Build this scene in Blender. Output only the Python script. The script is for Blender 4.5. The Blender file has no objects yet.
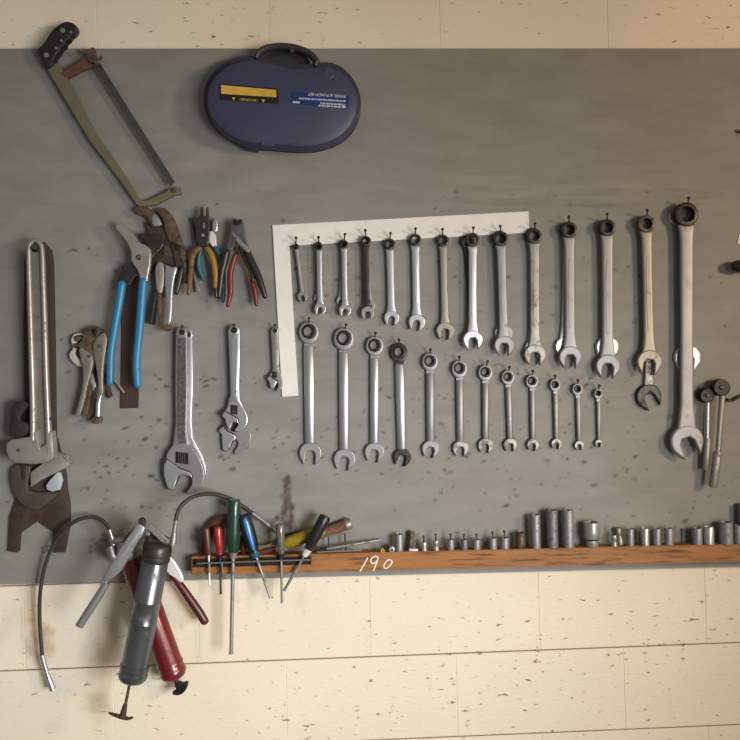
import bpy, bmesh, math, random
from mathutils import Vector, Matrix
random.seed(7)
C = bpy.context.scene.collection
R = math.radians

# ------------------------------------------------------------------ camera
W = 740.0
DIST = 1.9
FPX = 790.0
cam_d = bpy.data.cameras.new('camera'); cam = bpy.data.objects.new('camera', cam_d); C.objects.link(cam)
cam_d.sensor_width = 36.0; cam_d.lens = 36.0 * FPX / W; cam_d.clip_start = 0.02
YAW, ROLL = R(2.04), R(0.86)
CP = Vector((-math.tan(YAW) * DIST, -DIST, 1.5))
RM = (Matrix.Rotation(-YAW, 4, 'Z') @ Matrix.Rotation(R(90), 4, 'X') @ Matrix.Rotation(-ROLL, 4, 'Z'))
cam.matrix_world = Matrix.Translation(CP) @ RM
bpy.context.scene.camera = cam
R3 = RM.to_3x3()

def F(px, py, d=0.0):
    """point of the vertical plane standing d metres in front of the block wall (wall measured off the photograph)"""
    v = R3 @ Vector(((px - 370) / FPX, -(py - 370) / FPX, -1))
    t = (-d - CP.y) / v.y
    return CP + v * t
def S(d):                      # metres per photo pixel at depth d
    return (DIST - d) / FPX
B = 0.012                      # front of the grey board

# ------------------------------------------------------------------ materials
def lin(c):
    out = []
    for v in c[:3]:
        v /= 255.0
        out.append(v / 12.92 if v <= 0.04045 else ((v + 0.055) / 1.055) ** 2.4)
    return (*out, 1.0)
def mat(name, col, metal=0.0, rough=0.5, var=0.18, vs=40, dirt=None, dscale=30, damt=0.45, bump=0.0, bs=200, stretch=(1,1,1), coat=0):
    m = bpy.data.materials.new(name); m.use_nodes = True
    nt = m.node_tree; N = nt.nodes; L = nt.links
    b = N['Principled BSDF']
    b.inputs['Metallic'].default_value = metal; b.inputs['Roughness'].default_value = rough
    if coat: b.inputs['Coat Weight'].default_value = coat
    tc = N.new('ShaderNodeTexCoord'); mp = N.new('ShaderNodeMapping'); mp.inputs['Scale'].default_value = stretch
    L.new(tc.outputs['Object'], mp.inputs['Vector'])
    n1 = N.new('ShaderNodeTexNoise'); n1.inputs['Scale'].default_value = vs; n1.inputs['Detail'].default_value = 5
    L.new(mp.outputs[0], n1.inputs['Vector'])
    r1 = N.new('ShaderNodeValToRGB'); c = lin(col)
    r1.color_ramp.elements[0].position = 0.3; r1.color_ramp.elements[1].position = 0.7
    r1.color_ramp.elements[0].color = tuple(x * (1 - var) for x in c[:3]) + (1,)
    r1.color_ramp.elements[1].color = tuple(min(1, x * (1 + var)) for x in c[:3]) + (1,)
    L.new(n1.outputs['Fac'], r1.inputs['Fac'])
    out = r1.outputs['Color']
    if dirt:
        n2 = N.new('ShaderNodeTexNoise'); n2.inputs['Scale'].default_value = dscale; n2.inputs['Detail'].default_value = 8; n2.inputs['Roughness'].default_value = .7
        L.new(mp.outputs[0], n2.inputs['Vector'])
        r2 = N.new('ShaderNodeValToRGB'); r2.color_ramp.elements[0].position = 1 - damt - .06; r2.color_ramp.elements[1].position = 1 - damt + .10
        L.new(n2.outputs['Fac'], r2.inputs['Fac'])
        mx = N.new('ShaderNodeMix'); mx.data_type = 'RGBA'
        L.new(r2.outputs['Color'], mx.inputs['Factor']); L.new(out, mx.inputs['A']); mx.inputs['B'].default_value = lin(dirt)
        out = mx.outputs['Result']
        mm = N.new('ShaderNodeMapRange'); mm.inputs['To Min'].default_value = rough; mm.inputs['To Max'].default_value = min(1, rough + .35)
        L.new(r2.outputs['Color'], mm.inputs['Value']); L.new(mm.outputs[0], b.inputs['Roughness'])
        m2 = N.new('ShaderNodeMapRange'); m2.inputs['To Min'].default_value = metal; m2.inputs['To Max'].default_value = metal * .3
        L.new(r2.outputs['Color'], m2.inputs['Value']); L.new(m2.outputs[0], b.inputs['Metallic'])
    L.new(out, b.inputs['Base Color'])
    if bump:
        n3 = N.new('ShaderNodeTexNoise'); n3.inputs['Scale'].default_value = bs; n3.inputs['Detail'].default_value = 4
        L.new(mp.outputs[0], n3.inputs['Vector'])
        bp = N.new('ShaderNodeBump'); bp.inputs['Strength'].default_value = bump; bp.inputs['Distance'].default_value = .002
        L.new(n3.outputs['Fac'], bp.inputs['Height']); L.new(bp.outputs[0], b.inputs['Normal'])
    return m
M = {
 'chrome': mat('chrome', (180, 181, 185), .80, .35, .06, 25, (150, 144, 136), 60, .34),
 'satin': mat('satin_steel', (141, 140, 142), .66, .48, .08, 30, (128, 121, 112), 50, .36),
 'dullsteel': mat('dull_steel', (146, 143, 138), .65, .46, .12, 30, (104, 96, 88), 50, .42),
 'warmsteel': mat('brassy_steel', (142, 136, 124), .66, .46, .08, 30, (132, 118, 98), 50, .38),
 'darksteel': mat('dark_steel', (62, 59, 56), .65, .40, .25, 40, (40, 33, 28), 60, .45),
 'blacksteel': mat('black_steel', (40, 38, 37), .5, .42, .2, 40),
 'gunmetal': mat('gunmetal', (104, 106, 112), .75, .30, .22, 14, (92, 90, 90), 24, .36),
 'rust': mat('rusty_steel', (104, 88, 74), .5, .5, .25, 40, (64, 46, 36), 55, .5, .15),
 'rustdark': mat('rust_brown', (56, 42, 37), .15, .62, .22, 30, (72, 48, 38), 40, .42, .2),
 'alu': mat('cast_aluminium', (158, 155, 149), .62, .42, .10, 30, (128, 117, 102), 35, .40, .1),
 'aludark': mat('aluminium_recess', (132, 127, 118), .5, .5, .12, 30, (92, 84, 74), 35, .42, .2),
 'brownsteel': mat('brown_tarnished_steel', (92, 80, 70), .55, .44, .15, 30, (66, 54, 46), 45, .42, .1),
 'pitted': mat('pitted_steel', (104, 101, 97), .6, .45, .25, 160, (62, 58, 55), 140, .5, .3),
 'cream': mat('cream_enamel', (196, 192, 176), .1, .45, .1, 30, (120, 108, 92), 60, .38),
 'bluegrip': mat('blue_grip', (36, 114, 154), 0, .42, .12, 40, (20, 66, 92), 40, .34),
 'tealgrip': mat('teal_grip', (36, 92, 108), 0, .45, .15, 40),
 'yellowgrip': mat('yellow_grip', (140, 104, 40), 0, .45, .15, 40, (88, 62, 30), 60, .42),
 'orangegrip': mat('orange_grip', (104, 74, 46), 0, .5, .2, 40, (64, 48, 36), 60, .46),
 'redgrip': mat('red_grip', (108, 26, 30), 0, .42, .15, 40, (66, 20, 20), 60, .4),
 'maroon': mat('dark_red_grip', (72, 22, 26), 0, .4, .15, 40),
 'redpaint': mat('red_enamel', (102, 20, 28), .1, .33, .12, 20, (80, 20, 24), 30, .4, coat=.3),
 'black': mat('black_plastic', (26, 26, 27), 0, .38, .2, 40),
 'rubber': mat('black_rubber', (44, 43, 42), 0, .55, .15, 60),
 'whiteboard': mat('white_painted_metal', (220, 217, 213), 0, .5, .05, 20, (170, 158, 142), 40, .33, .06, 120),
 'wood': mat('ledge_wood', (150, 97, 42), 0, .55, .16, 14, (88, 58, 32), 30, .44, .15, 60, (.35, 1, 4)),
 'woodhandle': mat('worn_wood_handle', (118, 78, 60), 0, .55, .2, 60, (70, 46, 38), 60, .45),
 'case': mat('blue_case_plastic', (56, 59, 84), 0, .48, .06, 12, None, bump=.10, bs=500),
 'caseside': mat('case_edge_plastic', (44, 43, 50), 0, .5, .08, 12),
 'lblue': mat('label_blue', (22, 48, 104), 0, .4, .05),
 'lblack': mat('label_black', (22, 20, 20), 0, .4, .05),
 'lgold': mat('label_gold', (206, 168, 74), .15, .4, .12, 60),
 'lgrey': mat('label_lettering', (176, 180, 188), 0, .5, .05),
 'chalk': mat('chalk', (226, 216, 204), 0, .8, .05),
 'olive': mat('olive_spine_paint', (116, 107, 86), .3, .42, .12, 18, (88, 70, 50), 14, .42),
 'redbrown': mat('red_brown_paint', (98, 66, 56), .2, .5, .15, 40),
 'blade': mat('saw_blade_steel', (74, 76, 78), .5, .45, .12, 60),
 'green': mat('green_handle', (22, 58, 44), 0, .3, .15, 40, coat=.3),
 'redh': mat('red_handle', (150, 34, 32), 0, .3, .12, 40, coat=.3),
 'brownred': mat('brown_red_handle', (86, 44, 36), 0, .4, .2, 40),
 'blueh': mat('blue_insert', (48, 118, 196), 0, .3, .08, 40, coat=.3),
 'clearh': mat('smoky_clear_handle', (98, 92, 84), 0, .25, .12, 60, coat=.4),
 'yellowh': mat('dusty_yellow_handle', (150, 124, 24), 0, .38, .2, 60, (74, 62, 22), 50, .46),
 'navy': mat('navy_collar', (24, 26, 52), 0, .4, .1),
 'white': mat('white_steel', (226, 226, 224), .3, .3, .05),
 'tealband': mat('teal_band', (30, 84, 96), 0, .4, .1),
 'brass': mat('brass', (200, 164, 60), .6, .35, .1),
 'galv': mat('socket_steel', (138, 139, 142), .5, .48, .10, 60, (104, 102, 98), 80, .42),
 'galvdark': mat('dark_socket_steel', (116, 117, 122), .5, .5, .10, 60, (86, 84, 82), 80, .45),
 'galvbright': mat('bright_socket_steel', (178, 178, 174), .7, .36, .08, 60, (132, 126, 116), 80, .40),
 'wire': mat('rack_wire', (128, 120, 108), .5, .45, .1, 60),
 'grey': mat('grey_metal_strip', (92, 88, 82), .4, .5, .15, 40),
 'ice': mat('pale_blue_steel', (182, 192, 200), .4, .4, .1, 40),
}

# ------------------------------------------------------------------ object helpers
ORG = {}
def finish(bm, name, material, origin, parent=None):
    me = bpy.data.meshes.new(name)
    bmesh.ops.recalc_face_normals(bm, faces=bm.faces[:])
    for v in bm.verts: v.co -= origin
    for f in bm.faces: f.smooth = True
    bm.edges.index_update(); crisp = [e.index for e in bm.edges if not e.smooth]
    bm.to_mesh(me); bm.free()
    me.set_sharp_from_angle(angle=R(38))
    for i in crisp: me.edges[i].use_edge_sharp = True
    me.materials.append(M[material] if isinstance(material, str) else material)
    o = bpy.data.objects.new(name, me); C.objects.link(o)
    if parent: o.parent = parent
    return o
def thing(name, label, cat, loc, group=None):
    o = bpy.data.objects.new(name, None); C.objects.link(o); o.location = loc; o.empty_display_size = .02
    o['label'] = label; o['category'] = cat
    if group: o['group'] = group
    o['ox'], o['oy'], o['oz'] = loc
    ORG[o] = Vector(loc)
    return o
def part(root, name, bm, material, label=None):
    o = finish(bm, name, material, ORG[root], root); ORG[o] = ORG[root]
    if label: o['label'] = label
    return o
def single(name, label, cat, bm, material, loc, group=None):
    o = finish(bm, name, material, Vector(loc)); o.location = loc
    o['label'] = label; o['category'] = cat
    if group: o['group'] = group
    ORG[o] = Vector(loc)
    return o
def new(): return bmesh.new()
def Z(ox, oy, s, pts): return [(ox + x / s, oy + y / s) for x, y in pts]
def chaikin(p, n=1, closed=True):
    for _ in range(n):
        q = []; m = len(p)
        for i in range(m if closed else m - 1):
            a, b = p[i], p[(i + 1) % m]
            q.append((a[0] * .75 + b[0] * .25, a[1] * .75 + b[1] * .25)); q.append((a[0] * .25 + b[0] * .75, a[1] * .25 + b[1] * .75))
        if not closed: q = [p[0]] + q + [p[-1]]
        p = q
    return p
def inset(p, k):
    n = len(p); out = []
    for i in range(n):
        a, b, c = p[i - 1], p[i], p[(i + 1) % n]
        e1 = (b[0] - a[0], b[1] - a[1]); e2 = (c[0] - b[0], c[1] - b[1])
        l1 = math.hypot(*e1) or 1e-9; l2 = math.hypot(*e2) or 1e-9
        n1 = (-e1[1] / l1, e1[0] / l1); n2 = (-e2[1] / l2, e2[0] / l2)
        nx, ny = n1[0] + n2[0], n1[1] + n2[1]; l = math.hypot(nx, ny)
        if l < .3: nx, ny, sc = n1[0], n1[1], 1
        else:
            nx /= l; ny /= l; sc = min(1.6, 1 / max(.35, nx * n1[0] + ny * n1[1]))
        out.append((b[0] + nx * k * sc, b[1] + ny * k * sc))
    return out
CRISP = True
def plate(bm, pts, d, th, bev=.6, rnd=0, dz=None, crisp=None):
    """flat piece: outline in photo pixels, front face d in front of the wall, th thick, rounded front edge of bev pixels"""
    if rnd: pts = chaikin(pts, rnd)
    ar = sum(pts[i - 1][0] * pts[i][1] - pts[i][0] * pts[i - 1][1] for i in range(len(pts)))
    if ar < 0: pts = pts[::-1]          # interior lies on the (-ey, ex) side
    bz = min(th * .8, bev * S(d) if dz is None else dz)
    loops = [(0, th), (0, bz), (.29, bz * .29), (1, 0)] if bev else [(0, th), (0, 0)]
    rings = []
    base = [F(x, y, d) for x, y in pts]
    for k, z in loops:
        q = [F(x, y, d) for x, y in inset(pts, k * bev)] if k else base
        rings.append([bm.verts.new((v.x, v.y + z, v.z)) for v in q])
    n = len(pts)
    for r0, r1 in zip(rings, rings[1:]):
        for i in range(n):
            j = (i + 1) % n
            bm.faces.new((r0[i], r0[j], r1[j], r1[i]))
    top = bm.faces.new(rings[-1]); bm.faces.new(rings[0][::-1])
    if crisp if crisp is not None else (CRISP and bev <= 1.2):
        for e in top.edges: e.smooth = False
    return bm
def ring(bm, c, ro, ri, d, th, bev=.8, n=32, ang=0, teeth=0, ioff=(0, 0)):
    rox, roy = ro if isinstance(ro, tuple) else (ro, ro); rix, riy = ri if isinstance(ri, tuple) else (ri, ri)
    ca, sa = math.cos(ang), math.sin(ang)
    def loop(ax, ay, z, t=0, off=(0, 0)):
        L = []
        for i in range(n):
            a = 2 * math.pi * i / n; k = 1 - (.10 if t and i % 2 else 0)
            x, y = math.cos(a) * ax * k, math.sin(a) * ay * k
            v = F(c[0] + off[0] + x * ca - y * sa, c[1] + off[1] + x * sa + y * ca, d); L.append(bm.verts.new((v.x, v.y + z, v.z)))
        return L
    b = bev * S(d)
    LL = [loop(rox, roy, th), loop(rox, roy, b), loop(rox - .3 * bev, roy - .3 * bev, .3 * b), loop(rox - bev, roy - bev, 0),
          loop(rix + .3, riy + .3, 0, teeth, ioff), loop(rix, riy, .4 * S(d), teeth, ioff), loop(rix, riy, th, teeth, ioff)]
    for r0, r1 in zip(LL, LL[1:] + LL[:1]):
        for i in range(n):
            j = (i + 1) % n; bm.faces.new((r0[i], r0[j], r1[j], r1[i]))
    return bm
def disc(bm, c, r, d, th, bev=.5, n=20):
    return plate(bm, [(c[0] + math.cos(2 * math.pi * i / n) * r, c[1] + math.sin(2 * math.pi * i / n) * r) for i in range(n)], d, th, min(bev, r * .45))
def cat(pts, k):
    if k <= 1: return pts
    out = []; n = len(pts)
    for i in range(n - 1):
        p0, p1, p2, p3 = pts[max(0, i - 1)], pts[i], pts[i + 1], pts[min(n - 1, i + 2)]
        for j in range(k):
            t = j / k
            out.append(tuple(.5 * ((2 * b) + (-a + c) * t + (2 * a - 5 * b + 4 * c - e) * t * t + (-a + 3 * b - 3 * c + e) * t ** 3) for a, b, c, e in zip(p0, p1, p2, p3)))
    out.append(tuple(pts[-1])); return out
def tube(bm, pts, r, n=12, flat=1.0, k=1, cap=0):
    """round (or flattened) bar along pixel points (x, y, d); r in pixels, one or per point; cap 1 rounds both ends"""
    rr = r if isinstance(r, (list, tuple)) else [r] * len(pts)
    P = cat([(*p, q) for p, q in zip(pts, rr)], k)
    pos = [F(p[0], p[1], p[2]) for p in P]; rad = [max(.02, p[3]) * S(p[2]) for p in P]
    if cap:
        def endcap(a, b, r0):
            t = (a - b).normalized(); return [(a + t * r0 * math.sin(u) * .9, r0 * math.cos(u)) for u in (R(30), R(60), R(84))]
        e0 = endcap(pos[0], pos[1], rad[0])[::-1]; e1 = endcap(pos[-1], pos[-2], rad[-1])
        tang0, tang1 = (pos[1] - pos[0]).normalized(), (pos[-1] - pos[-2]).normalized()
        pos = [a for a, _ in e0] + pos + [a for a, _ in e1]; rad = [b for _, b in e0] + rad + [b for _, b in e1]
    rings = []
    for i, p in enumerate(pos):
        a = pos[max(0, i - 1)]; b = pos[min(len(pos) - 1, i + 1)]
        t = (b - a).normalized()
        ref = Vector((0, 1, 0)) if abs(t.y) < .9 else Vector((1, 0, 0))
        u = t.cross(ref).normalized(); w = u.cross(t).normalized()
        rings.append([bm.verts.new(p + u * math.cos(2 * math.pi * j / n) * rad[i] + w * math.sin(2 * math.pi * j / n) * rad[i] * flat) for j in range(n)])
    for r0, r1 in zip(rings, rings[1:]):
        for i in range(n):
            j = (i + 1) % n; bm.faces.new((r0[i], r0[j], r1[j], r1[i]))
    bm.faces.new(rings[0][::-1]); bm.faces.new(rings[-1])
    return bm
def lathe(bm, base, axis, prof, n=24):
    axis = axis.normalized(); ref = Vector((0, 1, 0)) if abs(axis.y) < .9 else Vector((1, 0, 0))
    u = axis.cross(ref).normalized(); w = axis.cross(u).normalized(); rings = []
    for h, r in prof:
        r = max(r, 1e-5)
        rings.append([bm.verts.new(base + axis * h + u * math.cos(2 * math.pi * j / n) * r + w * math.sin(2 * math.pi * j / n) * r) for j in range(n)])
    for r0, r1 in zip(rings, rings[1:]):
        for i in range(n):
            j = (i + 1) % n; bm.faces.new((r0[i], r0[j], r1[j], r1[i]))
    bm.faces.new(rings[0][::-1]); bm.faces.new(rings[-1]); return bm
def box(bm, lo, hi):
    r = bmesh.ops.create_cube(bm, size=1)
    for v in r['verts']: v.co = Vector([(l + h) / 2 + c * (h - l) for l, h, c in zip(lo, hi, v.co)])
    return bm

# ------------------------------------------------------------------ setting
def wall_material():
    m = mat('cream_block_paint', (225, 214, 193), 0, .62, .04, 3, None)
    nt = m.node_tree; N = nt.nodes; L = nt.links; b = N['Principled BSDF']
    tc = N.new('ShaderNodeTexCoord')
    mp = N.new('ShaderNodeMapping'); mp.inputs['Scale'].default_value = (1, 1, 2.6); L.new(tc.outputs['Object'], mp.inputs['Vector'])
    # pits of the block, partly paint-filled: darker flecks that sit in dents
    n = N.new('ShaderNodeTexNoise'); n.inputs['Scale'].default_value = 34; n.inputs['Detail'].default_value = 7; n.inputs['Roughness'].default_value = .62
    L.new(mp.outputs[0], n.inputs['Vector'])
    big = N.new('ShaderNodeTexNoise'); big.inputs['Scale'].default_value = 3.2; big.inputs['Detail'].default_value = 2; L.new(tc.outputs['Object'], big.inputs['Vector'])
    ad = N.new('ShaderNodeMath'); ad.operation = 'MULTIPLY_ADD'; ad.inputs[1].default_value = .16; L.new(big.outputs['Fac'], ad.inputs[0]); L.new(n.outputs['Fac'], ad.inputs[2])
    r = N.new('ShaderNodeValToRGB'); r.color_ramp.elements[0].position = .70; r.color_ramp.elements[1].position = .76
    L.new(ad.outputs[0], r.inputs['Fac'])
    mx = N.new('ShaderNodeMix'); mx.data_type = 'RGBA'; mx.inputs['B'].default_value = lin((142, 116, 84))
    old = b.inputs['Base Color'].links[0].from_socket
    L.new(r.outputs['Color'], mx.inputs['Factor']); L.new(old, mx.inputs['A'])
    # brown grease stain by the hose; fainter patches paint shadows left of hose and guns
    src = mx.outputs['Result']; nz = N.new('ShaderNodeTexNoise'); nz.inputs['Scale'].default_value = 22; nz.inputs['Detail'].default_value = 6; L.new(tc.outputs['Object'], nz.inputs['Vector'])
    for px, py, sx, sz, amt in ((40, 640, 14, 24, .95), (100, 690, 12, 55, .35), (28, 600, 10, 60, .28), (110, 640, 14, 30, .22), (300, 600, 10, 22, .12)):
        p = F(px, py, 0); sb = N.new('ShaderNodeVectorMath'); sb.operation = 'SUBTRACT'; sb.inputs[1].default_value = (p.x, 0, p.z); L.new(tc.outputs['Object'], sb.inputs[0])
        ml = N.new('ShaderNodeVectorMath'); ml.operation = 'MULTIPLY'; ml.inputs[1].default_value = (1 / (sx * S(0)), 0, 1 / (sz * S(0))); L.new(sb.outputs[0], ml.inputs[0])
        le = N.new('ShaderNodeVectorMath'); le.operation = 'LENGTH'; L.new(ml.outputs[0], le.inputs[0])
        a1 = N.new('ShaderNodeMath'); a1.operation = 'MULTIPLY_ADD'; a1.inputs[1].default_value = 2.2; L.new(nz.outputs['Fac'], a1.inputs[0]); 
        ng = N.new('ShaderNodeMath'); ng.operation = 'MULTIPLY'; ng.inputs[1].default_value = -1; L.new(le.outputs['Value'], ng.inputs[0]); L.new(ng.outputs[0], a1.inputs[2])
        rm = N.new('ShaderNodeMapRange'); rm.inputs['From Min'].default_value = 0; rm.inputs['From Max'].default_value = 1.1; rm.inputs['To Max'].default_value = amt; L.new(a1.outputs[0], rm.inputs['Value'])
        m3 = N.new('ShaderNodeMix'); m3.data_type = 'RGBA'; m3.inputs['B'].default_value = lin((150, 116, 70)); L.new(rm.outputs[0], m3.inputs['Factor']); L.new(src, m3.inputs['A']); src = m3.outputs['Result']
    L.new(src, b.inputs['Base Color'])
    n2 = N.new('ShaderNodeTexNoise'); n2.inputs['Scale'].default_value = 60; n2.inputs['Detail'].default_value = 4; L.new(mp.outputs[0], n2.inputs['Vector'])
    h = N.new('ShaderNodeMath'); h.operation = 'MULTIPLY_ADD'; h.inputs[1].default_value = -.9; L.new(r.outputs['Color'], h.inputs[0]); L.new(n2.outputs['Fac'], h.inputs[2])
    bp = N.new('ShaderNodeBump'); bp.inputs['Strength'].default_value = .35; bp.inputs['Distance'].default_value = .0025
    L.new(h.outputs[0], bp.inputs['Height']); L.new(bp.outputs[0], b.inputs['Normal'])
    return m

def build_wall():
    bm = new()
    box(bm, (-2.6, .0045, 0), (2.6, .12, 3.0))
    # painted block courses; joints follow the slight lean seen in the photo
    a = R(0.6); o = F(540, 650.4, 0)
    pitch, ch = 170.5 * S(0), 83.5 * S(0)
    ux = Vector((math.cos(a), 0, math.sin(a))); uz = Vector((-math.sin(a), 0, math.cos(a)))
    for r in range(-4, 11):
        z0 = r * ch; sh = 0 if r % 2 == 0 else .5
        for k in range(-7, 8):
            x0 = (k + sh) * pitch
            gx, gz, bv, th = 0, .0015, .0014, .0065
            def q(x, z, y):
                v = o + ux * x + uz * z; return bm.verts.new((v.x, y, v.z))
            c = [(x0 + gx, z0 + gz), (x0 + pitch - gx, z0 + gz), (x0 + pitch - gx, z0 + ch - gz), (x0 + gx, z0 + ch - gz)]
            s = [(1, 1), (-1, 1), (-1, -1), (1, -1)]
            back = [q(x, z, th + .002) for x, z in c]; mid = [q(x, z, .0011) for x, z in c]; fr = [q(x + i * .0011, z + j * bv, 0) for (x, z), (i, j) in zip(c, s)]
            for r0, r1 in ((back, mid), (mid, fr)):
                for i in range(4): bm.faces.new((r0[i], r0[(i + 1) % 4], r1[(i + 1) % 4], r1[i]))
            bm.faces.new(fr)
    for f in list(bm.faces)[:6]: f.material_index = 1
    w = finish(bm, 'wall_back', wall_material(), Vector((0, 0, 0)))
    w.data.materials.append(mat('joint_mortar', (120, 104, 82), 0, .8, .2, 20)); w['kind'] = 'structure'
build_wall()
fl = new(); box(fl, (-2.6, -3.2, -.05), (2.6, .12, 0)); f = finish(fl, 'floor', mat('concrete_floor', (128, 122, 114), 0, .7, .15, 3), Vector((0, 0, 0))); f['kind'] = 'structure'

ZT = F(370, 48.5, B).z; ZB = F(480, 573, B).z
BX0, BX1 = -1.25, 1.45
def board_material():
    m = mat('grey_board_paint', (131, 129, 124), 0, .55, .07, 2.5, None)
    nt = m.node_tree; N = nt.nodes; L = nt.links; b = N['Principled BSDF']
    tc = N.new('ShaderNodeTexCoord')
    mp = N.new('ShaderNodeMapping'); mp.inputs['Scale'].default_value = (1, 1, 3.2); L.new(tc.outputs['Object'], mp.inputs['Vector'])
    n = N.new('ShaderNodeTexNoise'); n.inputs['Scale'].default_value = 7; n.inputs['Detail'].default_value = 6; n.inputs['Roughness'].default_value = .6; L.new(mp.outputs[0], n.inputs['Vector'])
    r = N.new('ShaderNodeValToRGB'); r.color_ramp.elements[0].position = .36; r.color_ramp.elements[1].position = .68
    r.color_ramp.elements[0].color = (.86, .855, .84, 1); r.color_ramp.elements[1].color = (1.04, 1.04, 1.04, 1)
    L.new(n.outputs['Fac'], r.inputs['Fac'])
    mu = N.new('ShaderNodeMix'); mu.data_type = 'RGBA'; mu.blend_type = 'MULTIPLY'; mu.inputs['Factor'].default_value = 1
    L.new(b.inputs['Base Color'].links[0].from_socket, mu.inputs['A']); L.new(r.outputs['Color'], mu.inputs['B'])
    at = N.new('ShaderNodeAttribute'); at.attribute_name = 'stain_shade'
    mx = N.new('ShaderNodeMix'); mx.data_type = 'RGBA'; mx.inputs['B'].default_value = lin((62, 48, 38))
    L.new(at.outputs['Fac'], mx.inputs['Factor']); L.new(mu.outputs['Result'], mx.inputs['A'])
    a2 = N.new('ShaderNodeAttribute'); a2.attribute_name = 'wear'
    mx2 = N.new('ShaderNodeMix'); mx2.data_type = 'RGBA'; mx2.inputs['B'].default_value = lin((164, 160, 150))
    L.new(a2.outputs['Fac'], mx2.inputs['Factor']); L.new(mx.outputs['Result'], mx2.inputs['A'])
    L.new(mx2.outputs['Result'], b.inputs['Base Color'])
    n2 = N.new('ShaderNodeTexNoise'); n2.inputs['Scale'].default_value = 30; n2.inputs['Detail'].default_value = 6; L.new(mp.outputs[0], n2.inputs['Vector'])
    bp = N.new('ShaderNodeBump'); bp.inputs['Strength'].default_value = .22; bp.inputs['Distance'].default_value = .002
    L.new(n2.outputs['Fac'], bp.inputs['Height']); L.new(bp.outputs[0], b.inputs['Normal'])
    return m
def build_board():
    import numpy as np
    nx, nz = 620, 430
    xs = np.linspace(BX0, BX1, nx); zs = np.linspace(ZB, ZT, nz)
    stain_shade = np.zeros((nz, nx)); wear = np.zeros((nz, nx))
    X, ZZ = np.meshgrid(xs, zs)
    rg = np.random.default_rng(5)
    def splat(arr, px, py, rx, ry, amt, ang=0.0):
        p = F(px, py, B); s = S(B)
        i0, i1 = np.searchsorted(xs, [p.x - 4 * max(rx, ry) * s, p.x + 4 * max(rx, ry) * s]); j0, j1 = np.searchsorted(zs, [p.z - 4 * max(rx, ry) * s, p.z + 4 * max(rx, ry) * s])
        dx = (X[j0:j1, i0:i1] - p.x) / s; dz = (ZZ[j0:j1, i0:i1] - p.z) / s
        u = dx * math.cos(ang) + dz * math.sin(ang); v = -dx * math.sin(ang) + dz * math.cos(ang)
        g = np.clip(1.6 - np.sqrt((u / rx) ** 2 + (v / ry) ** 2), 0, 1) * amt
        arr[j0:j1, i0:i1] = np.maximum(arr[j0:j1, i0:i1], g)
    # chips and grease flecks where tools knock the paint
    zones = [(150, 660, 372, 480, 190), (560, 730, 370, 545, 30), (60, 300, 180, 430, 36), (380, 740, 480, 535, 34), (80, 180, 420, 540, 44), (280, 640, 255, 370, 80), (0, 60, 380, 570, 12), (300, 740, 190, 215, 10), (600, 735, 200, 340, 10)]
    for x0, x1, y0, y1, n in zones:
        for _ in range(n):
            sz = rg.choice([.7, .9, 1.2, 1.7], p=[.4, .3, .2, .1])
            splat(stain_shade, rg.uniform(x0, x1), rg.uniform(y0, y1), sz * rg.uniform(1, 2.0), sz, rg.uniform(.45, .95), rg.uniform(-.4, .4))
    for _ in range(120):                                  # rust run above the screwdrivers
        t = rg.uniform(0, 1) ** .8
        splat(stain_shade, 287 + rg.normal(0, 1.5 + 5 * t * t), 476 + 60 * t, rg.uniform(1, 2.5), rg.uniform(2, 4), rg.uniform(.5, 1.0))
    for _ in range(40):  # blotches behind the rack: grime together with painted-in shade
        splat(stain_shade, rg.uniform(190, 310), rg.uniform(536, 556), rg.uniform(2, 6), rg.uniform(1.5, 4), rg.uniform(.15, .6))
    for x, y, a in ((74, 250, -.2), (68, 372, .1), (125, 428, .3), (738, 133, 1.2), (206, 381, .4), (214, 379, -.4), (206, 386, .2)):
        splat(stain_shade, x, y, 3.2, 1.0, .9, a)
    for x, y, n in ((50, 545, 14), (97, 540, 10), (100, 470, 4)):
        for _ in range(n): splat(stain_shade, x + rg.normal(0, 6), y + rg.normal(0, 6), rg.uniform(.7, 1.8), rg.uniform(.7, 1.5), .8)
    for _ in range(26):                                   # pale rubbed paint and brush marks above the big wrenches
        splat(wear, rg.uniform(440, 690), rg.uniform(176, 200), rg.uniform(10, 40), rg.uniform(1.2, 3), rg.uniform(.06, .2), rg.normal(0, .03))
    for _ in range(22):
        splat(stain_shade, rg.uniform(440, 720), rg.uniform(190, 206), rg.uniform(8, 36), rg.uniform(.7, 1.6), rg.uniform(.06, .22), rg.normal(0, .04))
    for _ in range(40):
        splat(wear, rg.uniform(0, 420), rg.uniform(150, 560), rg.uniform(8, 34), rg.uniform(2, 9), rg.uniform(.04, .12), rg.normal(0, .2))
    for _ in range(60):
        splat(stain_shade, rg.uniform(290, 660), rg.uniform(240, 470), rg.uniform(8, 26), rg.uniform(1.2, 4), rg.uniform(.04, .14), rg.normal(0, .08))
    verts = [(x, -B, z) for z in zs for x in xs]
    faces = [(j * nx + i, j * nx + i + 1, (j + 1) * nx + i + 1, (j + 1) * nx + i) for j in range(nz - 1) for i in range(nx - 1)]
    n0 = len(verts)
    cs = [(0, 0), (nx - 1, 0), (nx - 1, nz - 1), (0, nz - 1)]
    verts += [(xs[i], -.0004, zs[j]) for i, j in cs]
    edges = [[i for i in range(nx)], [j * nx + nx - 1 for j in range(nz)], [(nz - 1) * nx + i for i in range(nx - 1, -1, -1)], [j * nx for j in range(nz - 1, -1, -1)]]
    for e in range(4): faces.append(tuple(edges[e][::-1]) + (n0 + e, n0 + (e + 1) % 4))
    faces.append((n0 + 3, n0 + 2, n0 + 1, n0))
    me = bpy.data.meshes.new('mounted_tool_board'); me.from_pydata(verts, [], faces); me.update()
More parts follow.
